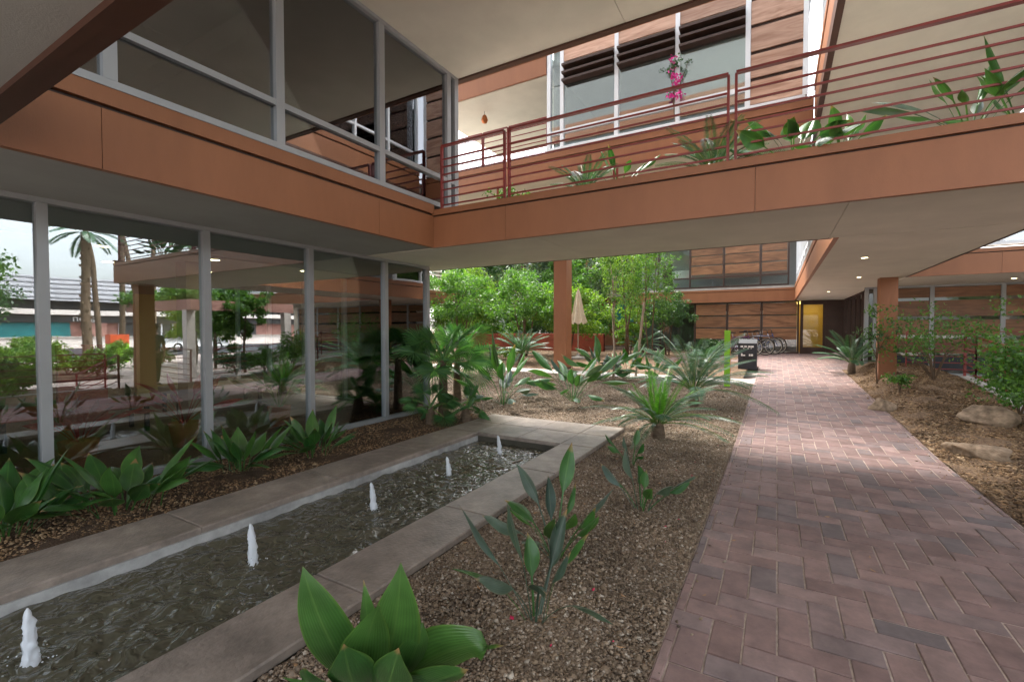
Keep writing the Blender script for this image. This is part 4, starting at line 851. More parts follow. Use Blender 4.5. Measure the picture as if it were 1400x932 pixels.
def pos(u, v): q = on_ground(u, v); return (float(q[0]), float(q[1]), float(q[2]) - .005)

# clumps of broad leaves along the glass
broad_clump('broad_leaf_plant', 'dense clump of broad dark leaves by the glass opposite the first water jet', 'plant', (-4.86, 1.02, 0), 26, .56, .155, group='broad leaf clumps along the glass wall')
broad_clump('broad_leaf_plant', 'wide spreading clump of broad leaves in front of the first full glass pane', 'plant', (-4.72, 1.66, 0), 28, .54, .15, base=.30, group='broad leaf clumps along the glass wall')
broad_clump('broad_leaf_plant', 'glossy clump of broad leaves in front of the second mullion with pale leaf backs', 'plant', (-4.9, 2.75, 0), 22, .50, .145, base=.22, group='broad leaf clumps along the glass wall')
broad_clump('broad_leaf_plant', 'leaning clump of narrow broad leaves by the glass just before the palms', 'plant', (-4.85, 3.6, 0), 26, .47, .13, base=.28, group='broad leaf clumps along the glass wall')
# near clump: leaves aimed at the tips seen in the photograph, at the clump's own distance
fg = thing('broad_leaf_plant', 'large clump of broad glossy leaves with brown tips between coping and gravel', 'plant', (-1.40, 1.30, -.01)); g0 = np.array(fg.location)
def tip_at(u, v, dist): r = ray(u, v); return np.array([0, 0, CAM_H]) + r * dist - g0
side_cam = rt
for (u, v, d_, w_, cu, cv, off, tw, fo) in ((414, 774, 1.62, .165, 440, 880, -.02, .1, .12), (497, 792, 1.66, .075, 505, 880, .02, .5, .3), (548, 768, 1.60, .15, 545, 880, .0, .35, .2), (519, 826, 1.46, .13, 485, 900, -.02, -.5, .25), (578, 850, 1.66, .10, 570, 905, .05, -.5, .3), (688, 882, 1.66, .155, 590, 870, .03, .3, .3), (416, 912, 1.40, .11, 420, 960, -.06, .3, .4), (500, 852, 1.70, .07, 500, 910, .0, .6, .4), (612, 930, 1.52, .10, 585, 930, .02, .2, .3), (445, 850, 1.72, .09, 460, 900, -.03, .8, .4), (600, 895, 1.76, .06, 580, 930, .04, .6, .4), (470, 880, 1.36, .12, 480, 950, -.03, -.5, .4), (545, 885, 1.34, .11, 530, 950, .02, .6, .4), (640, 915, 1.45, .10, 590, 930, .05, .4, .3), (385, 925, 1.5, .10, 430, 950, -.05, .2, .3), (560, 800, 1.75, .11, 560, 900, .03, -.4, .35)):
    P2 = tip_at(u, v, d_); P1 = tip_at(cu, cv, (d_ + 1.55) / 2); P0 = np.array([off, off * .4, 0])
    link('leaf', blade_mesh(P0, P1, P2, w_ * 1.22, .10, fo, tw, 'leaf_broad', 18, side=side_cam, pw=.88), fg)
# bird of paradise plants in the gravel
bop_specs = [((-1.06, 2.08, 0), 11, .58, .085, 'leggy young plant with folded paddle leaves in the gravel nearest the coping corner joint'), ((-1.25, 2.72, 0), 14, .64, .085, 'taller young plant with grey green paddle leaves standing beside the leggy one'), ((-.95, 3.80, 0), 9, .50, .08, 'small upright plant with one bright round leaf tip beside the path edge'), ((-1.38, 5.02, 0), 7, .40, .06, 'tiny sprouting plant between the cycad and the coping')]
for l_, n_, h_, w_, lab in bop_specs: bop_clump('paddle_leaf_plant', lab, 'plant', l_, n_, h_, w_, group='paddle leaf plants in the gravel')
bop_clump('paddle_leaf_plant', 'spreading dark paddle leaf plant in the gravel just past the pool end', 'plant', pos(688, 553), 24, 1.3, .15, el0=.75, grey=.4, group='paddle leaf plants in the gravel')
bop_clump('paddle_leaf_plant', 'bright green paddle leaf plant with one tall upright leaf before the square pillar', 'plant', pos(783, 548), 26, 1.25, .15, el0=.7, grey=.1, group='paddle leaf plants in the gravel')
bop_clump('paddle_leaf_plant', 'short bright plant between the wooden stake and the big cycad', 'plant', pos(893, 522), 18, .95, .15, el0=.9, grey=0, group='paddle leaf plants in the gravel')
bop_clump('paddle_leaf_plant', 'dark leafy plant at the foot of the white stemmed sapling', 'plant', pos(822, 520), 22, 1.15, .17, el0=.7, grey=.3, group='paddle leaf plants in the gravel')
bop_clump('paddle_leaf_plant', 'drooping plant with shiny leaves just behind the wooden stake', 'plant', pos(858, 516), 18, 1.05, .16, el0=.7, grey=.5, group='paddle leaf plants in the gravel')
# cycads
cycad('cycad', 'cycad with a bright green tuft of new fronds beside the path near the pool corner', 'cycad', (-1.40, 6.45, 0), 22, .95, .20, new=12, ll=.15, el=(-.15, .85), lw=.006, group='cycads in the gravel')
cycad('cycad', 'large silvery cycad in front of the lime green post', 'cycad', pos(948, 556), 32, 1.3, .30, ll=.21, lw=.0085, group='cycads in the gravel')
cycad('cycad', 'round dark cycad on a short trunk in front of the red wall', 'cycad', pos(712, 497), 34, 1.15, .35, ll=.2, el=(-.1, 1.2), lw=.009, group='cycads in the gravel')
cycad('cycad', 'feathery cycad at the edge of the paving by the square column', 'cycad', (1.75, 15.2, float(zg(1.75, 15.2))), 16, 1.05, .3, ll=.2, el=(.1, 1.2), lw=.011)
cycad('cycad', 'spiky cycad at the foot of the rear glass wall', 'cycad', pos(878, 484), 18, 1.0, .3, ll=.2, lw=.011)
cycad('cycad', 'small cycad in front of the parked bicycles', 'cycad', pos(965, 500), 14, .8, .15, ll=.17, lw=.010)
# fan palms
fan_palm('fan_palm', 'fan palm with a slim trunk rising at the corner of the glass wall', 'palm', (-5.05, 6.35, 0), 17, .95, .42, group='fan palms at the glass corner', pet=.5)
fan_palm('fan_palm', 'fan palm with drooping fronds just past the pool end', 'palm', pos(625, 548), 20, .85, .46, group='fan palms at the glass corner', pet=.6)
fan_palm('fan_palm', 'seedling fan palm drooping over the far corner of the coping', 'palm', (-4.35, 6.05, 0), 7, .22, .24, group='fan palms at the glass corner', pet=.3)
fan_palm('fan_palm', 'low fan palm with pale round fronds at the glass sill', 'palm', (-4.75, 5.65, 0), 8, .25, .24, group='fan palms at the glass corner', pet=.3)
# garden trees
T = [('multi stemmed light green tree in the middle of the garden', (-9.3, 17.2), 3.8, 2.0, 'leaf_tree', 12000, .12, .08, 4), ('bushy light green tree against the red wall', (-7.9, 18.6), 2.9, 1.7, 'leaf_tree_lime', 9000, .12, .07, 3), ('dark stemmed tree beside the terrace wing', (-11.9, 16.2), 3.9, 1.7, 'leaf_tree', 9000, .11, .09, 3), ('tall grey green tree rising behind the red wall', (-13.5, 25), 8.0, 3.6, 'leaf_tree_grey', 17000, .22, .2, 1), ('tall pale olive tree behind the square pillar', (-10.3, 26), 8.2, 3.3, 'leaf_tree_grey', 15000, .2, .2, 1), ('broad dark green tree far behind the terrace wing', (-19, 26), 8.5, 4.2, 'leaf_tree_dark', 15000, .24, .22, 1), ('lime green tree left of the multi stemmed tree', (-14.2, 20.0), 4.4, 2.1, 'leaf_tree_lime', 11000, .14, .09, 2), ('tall dark tree closing the gap behind the balcony corner', (-6.2, 29.5), 9.0, 3.2, 'leaf_tree_dark', 12000, .24, .2, 1), ('green tree standing in the gap above the umbrella', (-9.6, 22.6), 5.2, 1.7, 'leaf_tree', 9000, .14, .1, 2)]
for lab, (x, y), h, r, m_, n_, s_, tk, st in T: tree('garden_tree', lab, (x, y, float(zg(x, y)) if y < 22 else .45), h, r, n_, s_, m_, tk, st, group='trees in the rear garden', crown0=.3)
tree('weeping_tree', 'tall weeping tree with hanging yellow green sprays left of the balcony', (-5.3, 18.6, .39), 5.6, 1.2, 9000, .085, 'leaf_tree_lime', .07, 2, crown0=.5, weep=1.5, flat=1.0)
tree('weeping_tree', 'slim tree with thin twigs hanging in front of the rear balcony', (-4.3, 18.4, .38), 5.2, .95, 5000, .085, 'leaf_tree', .05, 2, crown0=.5, weep=1.6)
tree('sapling', 'slender sapling with a white painted stem and sparse leaves', pos(838, 524), 3.6, .75, 900, .07, 'leaf_tree', .032, 1, bark='pale_bark', clumps=16, crown0=.5)
tree('small_tree', 'small dark leafed tree in front of the rear wood panels', (-3.9, 19.6, .43), 2.6, .95, 6500, .085, 'leaf_tree_dark', .05, 2, crown0=.4)
tree('small_tree', 'leafy young tree with lime leaves beside the teal window', (-5.6, 20.0, .43), 2.2, .7, 4500, .09, 'leaf_tree_lime', .04, 2, crown0=.15)
shrub('low_shrub', 'dark low shrub by the foot of the rear balcony', (-2.2, 19.6, .42), .6, .5, 1500, .09, 'leaf_tree_dark')
shrub('low_shrub', 'yellow green ground shrub behind the round dark cycad', (-9.0, 15.6, .29), .5, .4, 900, .09, 'leaf_tree_lime')
shrub('low_shrub', 'leafy hedge shrub under the terrace wing', (-12.6, 14.0, .24), 1.5, 1.0, 4000, .1, 'leaf_tree')
shrub('low_shrub', 'yellowish shrub against the terrace wing wall', (-13.2, 16.8, .33), 2.0, 1.0, 4000, .1, 'leaf_tree_lime')
for k, (x, y, h, m_) in enumerate(((-16.5, 22.2, 2.6, 'leaf_tree'), (-14.6, 22.0, 2.2, 'leaf_tree_lime'), (-12.7, 22.3, 2.7, 'leaf_tree'), (-11.0, 21.9, 2.3, 'leaf_tree_dark'), (-9.2, 22.2, 2.5, 'leaf_tree_lime'), (-7.6, 21.9, 2.2, 'leaf_tree'))): shrub('hedge_shrub', ['tall green hedge shrub behind the terrace wing end of the red wall', 'lime hedge shrub behind the red wall next to the terrace wing', 'high green hedge shrub behind the middle of the red wall', 'dark hedge shrub behind the red wall between two greener ones', 'lime hedge shrub behind the red wall near the umbrella', 'green hedge shrub at the umbrella end of the red wall'][k], (x, y, .45), h, 1.1, 4200, .13, m_, 22, group='hedge behind the red wall')
# right bed
shrub('climbing_shrub', 'leafy climbing shrub tumbling over the dark red railing', (3.22, 9.9, float(zg(3.2, 9.9))), 1.2, .66, 2900, .07, 'leaf_tree', 44, sx=.6)
shrub('climbing_shrub', 'sprawling thin climber reaching from the square column to the railing', (2.75, 12.2, float(zg(2.75, 12.2))), 1.6, .85, 1800, .07, 'leaf_tree', 30, stems=14, sx=1.2)
shrub('climbing_shrub', 'leafy tendrils hanging on the railing above the flat rock', (3.25, 8.9, float(zg(3.2, 8.9))), .85, .45, 2400, .065, 'leaf_tree', 18, sx=.6)
shrub('low_shrub', 'little bright green shrub alone in the mulch before the square column', (2.05, 11.3, float(zg(2.05, 11.3))), .35, .22, 420, .06, 'leaf_tree')
tree('sapling', 'thin crooked sapling leaning against the square column', (1.93, 12.7, float(zg(1.93, 12.7))), 1.7, .5, 420, .06, 'leaf_tree_dark', .02, 1, clumps=12, crown0=.45)
import bmesh
def rock(label, loc, sx, sy, sz, rz, seed):
    r_ = np.random.default_rng(seed); bm = bmesh.new(); bmesh.ops.create_icosphere(bm, subdivisions=4, radius=1)
    ax = r_.normal(0, 1, (9, 3)); ax /= np.linalg.norm(ax, axis=1)[:, None]; cut = r_.uniform(.55, .85, 9)
    for v in bm.verts:
        p = np.array(v.co)
        for a, c in zip(ax, cut):
            d = p @ a
            if d > c: p = p - a * (d - c) * .85
        p *= 1 + .16 * noise.noise(Vector(p) * 1.7 + Vector((seed, 0, 0))) + .07 * noise.noise(Vector(p) * 4.3) + .03 * noise.noise(Vector(p) * 11); v.co = Vector((p[0] * sx, p[1] * sy, p[2] * sz))
    me = bpy.data.meshes.new('rock'); bm.to_mesh(me); bm.free(); me.polygons.foreach_set('use_smooth', [True] * len(me.polygons)); me.materials.append(MATS['rock'])
    o = link('rock', me, None, loc, (0, 0, rz)); tag(o, label, 'rock', 'rocks in the mulch bed')
q = pos(1320, 622); rock('long low grey brown boulder at the edge of the path', (q[0] + .1, q[1], q[2] + .04), .36, .18, .13, -.35, 3)
q = pos(1350, 577); rock('flat topped tan boulder below the climbing shrub', (q[0], q[1], q[2] + .05), .36, .28, .20, .1, 5)
q = pos(1206, 560); rock('rounded tan rock near the path below the square column', (q[0], q[1], q[2] + .05), .2, .18, .19, .5, 8)

# plants in the bridge planter
def at_planter(u, dy=.35): q = on_y(u, 200, BY0 + dy); return (float(q[0]), BY0 + dy, 3.138)
shrub('planter_shrub', 'small leafy shrub in the planter at the corner of the upper glass', at_planter(690), .32, .2, 500, .05, 'leaf_tree', group='plants in the bridge planter')
cycad('cycad', 'pale green cycad in the bridge planter under the high balcony', 'cycad', at_planter(800), 15, .5, .05, ll=.09, el=(.2, 1.2), group='plants in the bridge planter')
bop_clump('paddle_leaf_plant', 'plant with two raised leaves in the bridge planter beside the pale cycad', 'plant', at_planter(848), 7, .55, .07, el0=.9, grey=0, group='plants in the bridge planter')
cycad('cycad', 'silvery cycad in the bridge planter at the gap in the railing', 'cycad', at_planter(975), 20, .62, .05, ll=.10, el=(.2, 1.2), group='plants in the bridge planter', m='leaf_cycad')
bop_clump('paddle_leaf_plant', 'large arching paddle leaf plant in the bridge planter in front of the wood panels', 'plant', at_planter(1085), 14, .62, .13, el0=.75, grey=.1, group='plants in the bridge planter')
bop_clump('paddle_leaf_plant', 'bright drooping leaves in the bridge planter beside the short red post', 'plant', at_planter(1150), 8, .5, .10, el0=.7, grey=0, group='plants in the bridge planter')
bop_clump('paddle_leaf_plant', 'tall dark plant with upright spear leaves in the bridge planter over the path', 'plant', at_planter(1325), 13, .85, .07, el0=1.05, grey=.5, group='plants in the bridge planter')
bop_clump('paddle_leaf_plant', 'thick tuft of dark leaves at the outer end of the bridge planter', 'plant', at_planter(1395), 16, .7, .08, el0=.9, grey=.3, group='plants in the bridge planter')
# bougainvillea on the high window sill
t = shrub('bougainvillea', 'pink flowering bougainvillea climbing before the high windows', (-1.95, FY - .02, U3 + .05), 1.45, .22, 350, .06, 'leaf_tree_dark', 12, cat='vine', stems=6)
cs = np.array([[rng.normal(0, .12), -.1, rng.uniform(.25, 1.4)] for k in range(9)]); V, F = leaf_cloud(cs, np.full(9, .09), 170, .06, 1, .8); link('blossom', mesh_np('blossom', V, F, 'magenta'), t)
# hanging lantern
q = on_z(645, 147, 7.6); t = thing('hanging_lantern', 'copper lantern hanging from the high balcony ceiling', 'lantern', (float(q[0]) + .0, 11.2, 7.4)); MB().lathe([(0, 0), (.07, .02), (.10, .10), (.06, .22), (.015, .25)], 10).build('lantern_body', 'copper', t, True, loc=(0, 0, .0005)); MB().tube([(0, 0, .25), (0, 0, .352)], .006, 6).build('chain', 'bin_dark', t, loc=(0, 0, .0005))

# ------------------------------------------------------------------ objects by the path
t = thing('marker_post', 'square lime green marker post beside the silvery cycad', 'post', pos(994, 528))
MB().cbox(-.062, .062, -.062, .062, -.05, 1.31, .006).build('shaft', 'lime_paint', t, loc=(0, 0, .0005)); MB().box(.0625, .066, -.05, .05, .05, 1.2).build('side_strip', 'orange_paint', t, loc=(0, 0, .0005)); MB().box(-.09, .09, -.09, .09, -.05, .012).build('base_plate', 'bin_dark', t, loc=(0, 0, .0005))
q = pos(1022, 504); t = thing('waste_bin', 'dark waste bin cabinet with white pictograms at the corner of the paving', 'bin', q)
MB().prism([(-.25, -.18), (.25, -.18), (.25, .18), (-.25, .18)], 0, .78).build('cabinet', 'bin_dark', t, loc=(0, 0, .0005))
b = MB(); b.v = [(-.25, -.18, .782), (.25, -.18, .782), (.25, .18, .90), (-.25, .18, .90), (-.25, .18, .782), (.25, .18, .782)]; b.f = [(0, 1, 2, 3), (0, 4, 5, 1), (1, 5, 2), (0, 3, 4), (3, 2, 5, 4)]; b.build('lid', 'rubber', t, loc=(0, 0, .0005))
for x in (-.15, -.05, .05, .13): MB().box(x - .035, x + .035, -.186, -.1805, .66, .71).build('printed_mark', 'print_white', t, loc=(0, 0, .0005))
for x in (-.10, .02, .10): MB().box(x - .016, x + .016, -.186, -.1805, .62, .645).build('printed_mark', 'print_white', t, loc=(0, 0, .0005))
for x0, x1, z0, z1 in ((-.17, -.13, .40, .48), (-.128, -.06, .40, .44), (.04, .08, .40, .46), (.09, .15, .40, .46)): MB().box(x0, x1, -.186, -.1805, z0, z1).build('printed_mark', 'print_white', t, loc=(0, 0, .0005))
MB().box(-.12, .12, -.19, -.1805, .30, .375).build('slot', 'rubber', t, loc=(0, 0, .0005))
t = thing('wooden_stake', 'leaning tan wooden stake in the garden before the rear building', 'stake', pos(868, 514)); MB().tube([(0, 0, -.2), (.22, .1, 2.05)], .035, 8).build('shaft', 'pale_bark', t, loc=(0, 0, .0005)); MB().tube([(.10, .05, 1.06), (-.35, -.2, 1.16)], .004, 5).build('tie_wire', 'bin_dark', t, loc=(0, 0, .0005))
# closed garden umbrella
t = thing('garden_umbrella', 'closed beige garden umbrella standing beyond the square pillar', 'umbrella', (-6.75, 16.9, float(zg(-6.75, 16.9))))
MB().tube([(0, 0, 0), (0, 0, 2.75)], .025, 8).build('pole', 'pale_bark', t, loc=(0, 0, .0005)); MB().lathe([(.28, 0), (.28, .06), (.08, .1), (.04, .2)], 14).build('base', 'concrete_pale', t, loc=(0, 0, .0005))
V = []; F = []; n = 24; prof = [(.02, 2.72), (.07, 2.55), (.13, 2.2), (.19, 1.8), (.27, 1.45), (.30, 1.35)]
for r_, z in prof:
    for k in range(n): a = 6.283 * k / n; rr = r_ * (1 + .28 * (1 if k % 3 == 0 else -.3)); V.append((rr * math.cos(a), rr * math.sin(a), z + (.08 if k % 3 == 0 and z < 1.5 else 0)))
for i in range(len(prof) - 1):
    for k in range(n): F.append((i * n + k, i * n + (k + 1) % n, (i + 1) * n + (k + 1) % n, (i + 1) * n + k))
link('canopy', mesh_np('canopy', V, F, 'canvas'), t)
# bicycles
def bicycle(label, loc, rz, m, lean=.06, saddle=.93):
    t = thing('bicycle', label, 'bicycle', loc, rz, group='bicycles parked by the rear building'); t.rotation_euler = (lean, 0, rz); W = .335; z0 = W; wb = .52
    for sx in (-wb, wb):
        w_ = MB().torus((sx, 0, z0), W - .016, .018).build('tyre', 'rubber', t, True, loc=(0, 0, .0005)); MB().torus((sx, 0, z0), W - .046, .013).build('rim', 'tyre_wall', w_, True, loc=(0, 0, 0.0001))
        b = MB()
        for k in range(14): a = 6.283 * k / 14; b.tube([(sx, .02 * (-1) ** k, z0), (sx + (W - .04) * math.cos(a), 0, z0 + (W - .04) * math.sin(a))], .0022, 4, False)
        b.tube([(sx, -.05, z0), (sx, .05, z0)], .02, 8); b.build('spokes', 'chrome', w_, loc=(0, 0, 0.0001))
    hd, ht = (wb - .13, 0, .62), (wb - .20, 0, .82); bb = (-.06, 0, .29); st = (-.20, 0, .74)
    b = MB()
    for p_, q_ in ((bb, hd), (st, (wb - .16, 0, .72)), (bb, st), (hd, ht)): b.tube([p_, q_], .017, 8)
    for y in (-.05, .05): b.tube([(-wb, y, z0), bb], .009, 6); b.tube([(-wb, y, z0), (-.18, y * .4, .70)], .008, 6)
    b.build('frame', m, t, True, loc=(0, 0, .0005))
    b = MB()
    for y in (-.05, .05): b.tube([(wb, y, z0), (wb - .13, y, .60)], .011, 6)
    b.build('fork', m, t, loc=(0, 0, .0005)); MB().tube([st, (-.25, 0, saddle - .03)], .013, 6).build('seat_post', 'chrome', t, loc=(0, 0, .0005))
    b = MB(); b.v = [(-.40, -.08, saddle), (-.40, .08, saddle), (-.28, .07, saddle + .01), (-.12, .02, saddle), (-.12, -.02, saddle), (-.28, -.07, saddle + .01)]; b.v += [(x, y * .8, z - .05) for x, y, z in b.v]; b.f = [(5, 4, 3, 2, 1, 0), (6, 7, 8, 9, 10, 11)] + [(i, (i + 1) % 6, 6 + (i + 1) % 6, 6 + i) for i in range(6)]; b.build('saddle', 'rubber', t, loc=(0, 0, .0005))
    MB().tube([ht, (wb - .23, 0, .95)], .014, 6).tube([(wb - .35, -.30, .98), (wb - .24, -.2, .99), (wb - .2, 0, .96), (wb - .24, .2, .99), (wb - .35, .30, .98)], .012, 6).build('handlebar', 'bike_black', t, loc=(0, 0, .0005))
    MB().torus((bb[0], -.05, bb[2]), .085, .006, n=20, m_=4).tube([(bb[0], -.07, bb[2]), (bb[0] + .12, -.07, bb[2] - .10)], .008, 5).tube([(bb[0], .07, bb[2]), (bb[0] - .12, .07, bb[2] + .10)], .008, 5).build('crank', 'chrome', t, loc=(0, 0, .0005))
    for x, y, z in ((bb[0] + .12, -.11, bb[2] - .10), (bb[0] - .12, .11, bb[2] + .10)): MB().box(x - .045, x + .045, y - .035, y + .035, z - .01, z + .01).build('pedal', 'rubber', t, loc=(0, 0, .0005))
for lab, u, y, m_, rz in (('purple bicycle parked behind the lime green post', 1010, 20.1, 'bike_purple', .08), ('black bicycle with pale rimmed wheels parked in the middle of the row', 1026, 20.6, 'bike_black', -.05), ('silver bicycle parked second from the glass door', 1037, 21.0, 'bike_silver', .04), ('dark blue bicycle parked last in the row towards the glass door', 1043, 21.35, 'bike_blue', .0)):
    q = on_y(u, 470, y); bicycle(lab, (float(q[0]), y, float(zg(0, y)) + .002), rz, m_, lean=random.uniform(-.04, .08))

# ------------------------------------------------------------------ the street side (seen mirrored in the glass)
st = bpy.data.objects.new('street', mesh_np('street', [(22, -80, -.1), (38, -80, -.1), (38, 120, -.1), (22, 120, -.1)], [(0, 1, 2, 3)], 'asphalt')); C.objects.link(st); tag(st, kind='structure')
SB = thing('shop_building', 'low shop with a grey ribbed mansard roof and white lettering across the street', 'building', (48, 20, 0))
part('wall', 'shop_wall', SB, (44, 56, 4, 40, -.1, 2.6)); part('sign_band', 'shop_dark', SB, (43.4, 43.98, 6, 40, 2.1, 2.75)); part('canopy_band', 'shop_band', SB, (42.6, 43.98, 5, 40, 2.76, 3.2)); part('clerestory', 'shop_dark', SB, (44.5, 55, 5, 40, 3.21, 4.0))
b = MB(); b.v = [(42.9, 3.5, 4.0), (42.9, 41, 4.0), (45.2, 39.5, 6.2), (45.2, 5.0, 6.2), (57, 3.5, 4.0), (57, 41, 4.0), (56, 39.5, 6.2), (56, 5, 6.2)]; b.f = [(0, 1, 2, 3), (3, 2, 6, 7), (0, 3, 7, 4), (1, 5, 6, 2), (4, 7, 6, 5), (0, 4, 5, 1)]; b.build('mansard_roof', 'shop_roof', SB)
for k in range(5): z = 4.2 + k * .44; x = 42.9 + (z - 4) / 2.2 * 2.3; part('roof_rib', 'shop_roof', SB, (x - .10, x + .06, 4.6, 40, z, z + .10))
part('shop_window', 'shop_teal', SB, (43.9, 43.97, 11, 16, .4, 2.05)); part('shop_window', 'shop_dark', SB, (43.9, 43.97, 19.5, 24, .4, 2.05)); part('shop_window', 'shop_dark', SB, (43.9, 43.97, 26, 33, .4, 2.05)); part('pilaster', 'shop_wall', SB, (43.3, 43.89, 17, 18.4, -.1, 2.09))
for y in (19.5, 21.3, 23, 24): part('door_frame', 'white_frame', SB, (43.8, 43.89, y - .06, y + .06, .1, 2.05))
for txt, y in (('salon', 17.0), ('hair', 21.6)):
    c = bpy.data.curves.new('lettering', 'FONT'); c.body = txt; c.size = .95; c.extrude = .03; c.align_x = 'CENTER'; c.materials.append(MATS['print_white']); o = bpy.data.objects.new('lettering', c); me = bpy.data.meshes.new_from_object(o); bpy.data.objects.remove(o); o = link('lettering', me, SB); o.location = (43.37 - 48, y - 20, 2.18); o.rotation_euler = (R(90), 0, R(-90))
WP = thing('planter_wall', 'pale pink low wall in front of the shop', 'wall', (40, 18, 0)); part('wall_run', 'shop_band', WP, (39.6, 39.9, 6, 34, -.1, .75)); part('wall_cap', 'concrete_pale', WP, (39.5, 40, 6, 34, .751, .85))
def tall_palm(label, loc, h, r, lean=(0, 0), n=26, L0=1.9, m='leaf_cycad'):
    t = thing('palm_tree', label, 'palm', loc, group='palm trees along the street'); pts = [(lean[0] * f * f, lean[1] * f * f, -.1 + (h + .1) * f) for f in np.linspace(0, 1, 12)]; b = MB(); b.tube(pts, [r * (1.15 - .3 * f) for f in np.linspace(0, 1, 12)], 10); b.build('trunk', 'palm_bark', t, True, loc=(0, 0, .0005))
    if r > .15:
        for k in range(46):
            z = .5 + (h - 1) * k / 46; a = k * 2.4; MB().box(-.05, .05, -.035, .035, -.03, .10).build('boot', 'palm_bark', t, loc=(math.cos(a) * r * 1.02, math.sin(a) * r * 1.02, z), rot=(0, .3, a))
    top = np.array(pts[-1]); f0 = []
    for i in range(n):
        az = i * 2.399; e = -.5 + 1.8 * i / n; P1 = dirv(az, min(1.45, e + .4)) * L0 * .5; P2 = P1 + dirv(az, e - .6) * L0 * .6; link('frond', frond_mesh((0, 0, 0), P1, P2, .38, m, 26, lw=.03), t, tuple(top))
for lab, x, y, h, r, ln in (('stout palm with a thick rough trunk across the street', 20, 9.7, 6.6, .19, (0, 0)), ('thin curving palm behind the stout palm', 23, 11.2, 11, .12, (-.6, -1.4)), ('thin straight palm beside the stout palm', 24, 12.6, 12.5, .13, (0, .3)), ('thin leaning palm in front of the shop lettering', 23, 13.1, 9.5, .12, (.2, -1.2)), ('thin palm nearest the pergola', 25, 14.7, 11, .13, (0, .2))): tall_palm(lab, (x, y, -.12), h, r, ln)
PG = thing('pergola', 'peach pergola frame with vines on top beside the street railing', 'pergola', (7, 8, -.12))
for x, y in ((6.2, 8.0), (10.2, 8.2), (6.2, 11.6)): part('post', 'shop_band', PG, (x, x + .28, y, y + .28, -.15, 2.15))
part('beam', 'shop_wall', PG, (5.9, 10.8, 8.0, 8.26, 2.151, 2.5)); part('beam', 'shop_wall', PG, (6.2, 6.5, 8.262, 12, 2.151, 2.5)); V, F = leaf_cloud(np.array([[rng.uniform(-1, 3.6), rng.uniform(0, 1.2), 2.72 + rng.uniform(0, .25)] for k in range(26)]), np.full(26, .45), 5000, .12, .5); link('vine', mesh_np('vine', V, F, 'leaf_tree'), PG)
SR = thing('stair_railing', 'dark red railing with sloping handrails at the steps to the street', 'railing', (5, 6, 0))
railing_panel(SR, (3.6, 5.2), (6.4, 5.2), (-.1, -.75), .95, [.1 + .16 * k for k in range(5)]); railing_panel(SR, (3.6, 6.9), (7.6, 7.2), (-.1, -.1), 1.0, [.1 + .16 * k for k in range(5)])
t = thing('sign_box', 'lime green box sign with an orange top beside the street', 'sign', (17, 9.9, -.12)); MB().box(-.3, .3, -.35, .35, 0, .9).build('lower_box', 'lime_paint', t, loc=(0, 0, .0005)); MB().box(-.3, .3, -.35, .35, .902, 1.35).build('upper_box', 'orange_paint', t, loc=(0, 0, .0005)); MB().box(-.03, .03, -.352, .352, .3, .33).build('trim_line', 'stem_green', t, loc=(-.29, 0, .0005))
for lab, x, y, h, r, m_, n_ in (('round green street tree beside the first railing run', 8.6, 2.6, 4.0, 2.0, 'leaf_tree', 11000), ('dense green tree between pergola and garden building', 9.5, 10.6, 4.2, 1.7, 'leaf_tree_dark', 8000), ('bright green tree in front of the garden building', 12.6, 11.3, 4.0, 1.5, 'leaf_tree_lime', 7000), ('shady tree beside the steps to the street', 6.6, 10.2, 3.4, 1.0, 'leaf_tree', 6000), ('spreading street tree beyond the sign box', 15.5, 4.2, 4.0, 2.0, 'leaf_tree_dark', 7000)): tree('street_tree', lab, (x, y, -.12), h, r, n_, .13, m_, .09, 2, group='trees on the street side', crown0=.3)
for lab, x, y, m_ in (('bright green hedge shrub just outside the kerb railing', 4.6, 1.6, 'leaf_tree'), ('leafy shrub outside the kerb railing near the steps', 4.4, 3.5, 'leaf_tree_lime'), ('dark shrub under the pergola', 5.4, 9.2, 'leaf_tree_dark'), ('green shrub by the sign box', 12.5, 9.6, 'leaf_tree')): shrub('street_shrub', lab, (x, y, -.12), .75, .7, 2600, .09, m_, group='shrubs on the street side')
sheet('street_garden', 3.5, 5.9, -5, 4.9, 'soil', off=.02, step=.6); sheet('street_garden', 8, 21, -6, 7.0, 'soil', off=.02, step=1.5)
mx_ = [(4.3, .4), (4.5, 2.6), (9.2, 5.2), (10.6, 6.2), (9.0, 1.6), (12.5, 4.8), (14.5, 6.0), (17, 3.2), (16.5, 6.2), (18.8, 7.2), (11.5, 2.6), (13.2, 8.6), (8.6, 6.4)]
SHRUB_LABELS = ['dark leafy shrub at the street end of the kerb railing', 'bright shrub halfway along the outside of the kerb railing', 'yellow green shrub under the round street tree', 'green shrub in the street garden in front of the pergola post', 'dark shrub at the foot of the round street tree', 'yellow green shrub in the middle of the street garden', 'green shrub at the street garden corner near the pergola', 'dark shrub beneath the spreading street tree', 'yellow green shrub between the spreading street tree and the stout palm', 'green shrub at the foot of the stout palm', 'dark shrub between the two street trees', 'yellow green shrub in front of the lime sign box', 'green shrub against the pergola beam end']
for i_, (x, y) in enumerate(mx_): shrub('street_shrub', SHRUB_LABELS[i_], (x, y, -.1), random.uniform(.6, 1.2), random.uniform(.5, .8), 1600, .10, ['leaf_tree', 'leaf_tree_dark', 'leaf_tree_lime'][i_ % 3], group='low shrubs beyond the kerb railing')
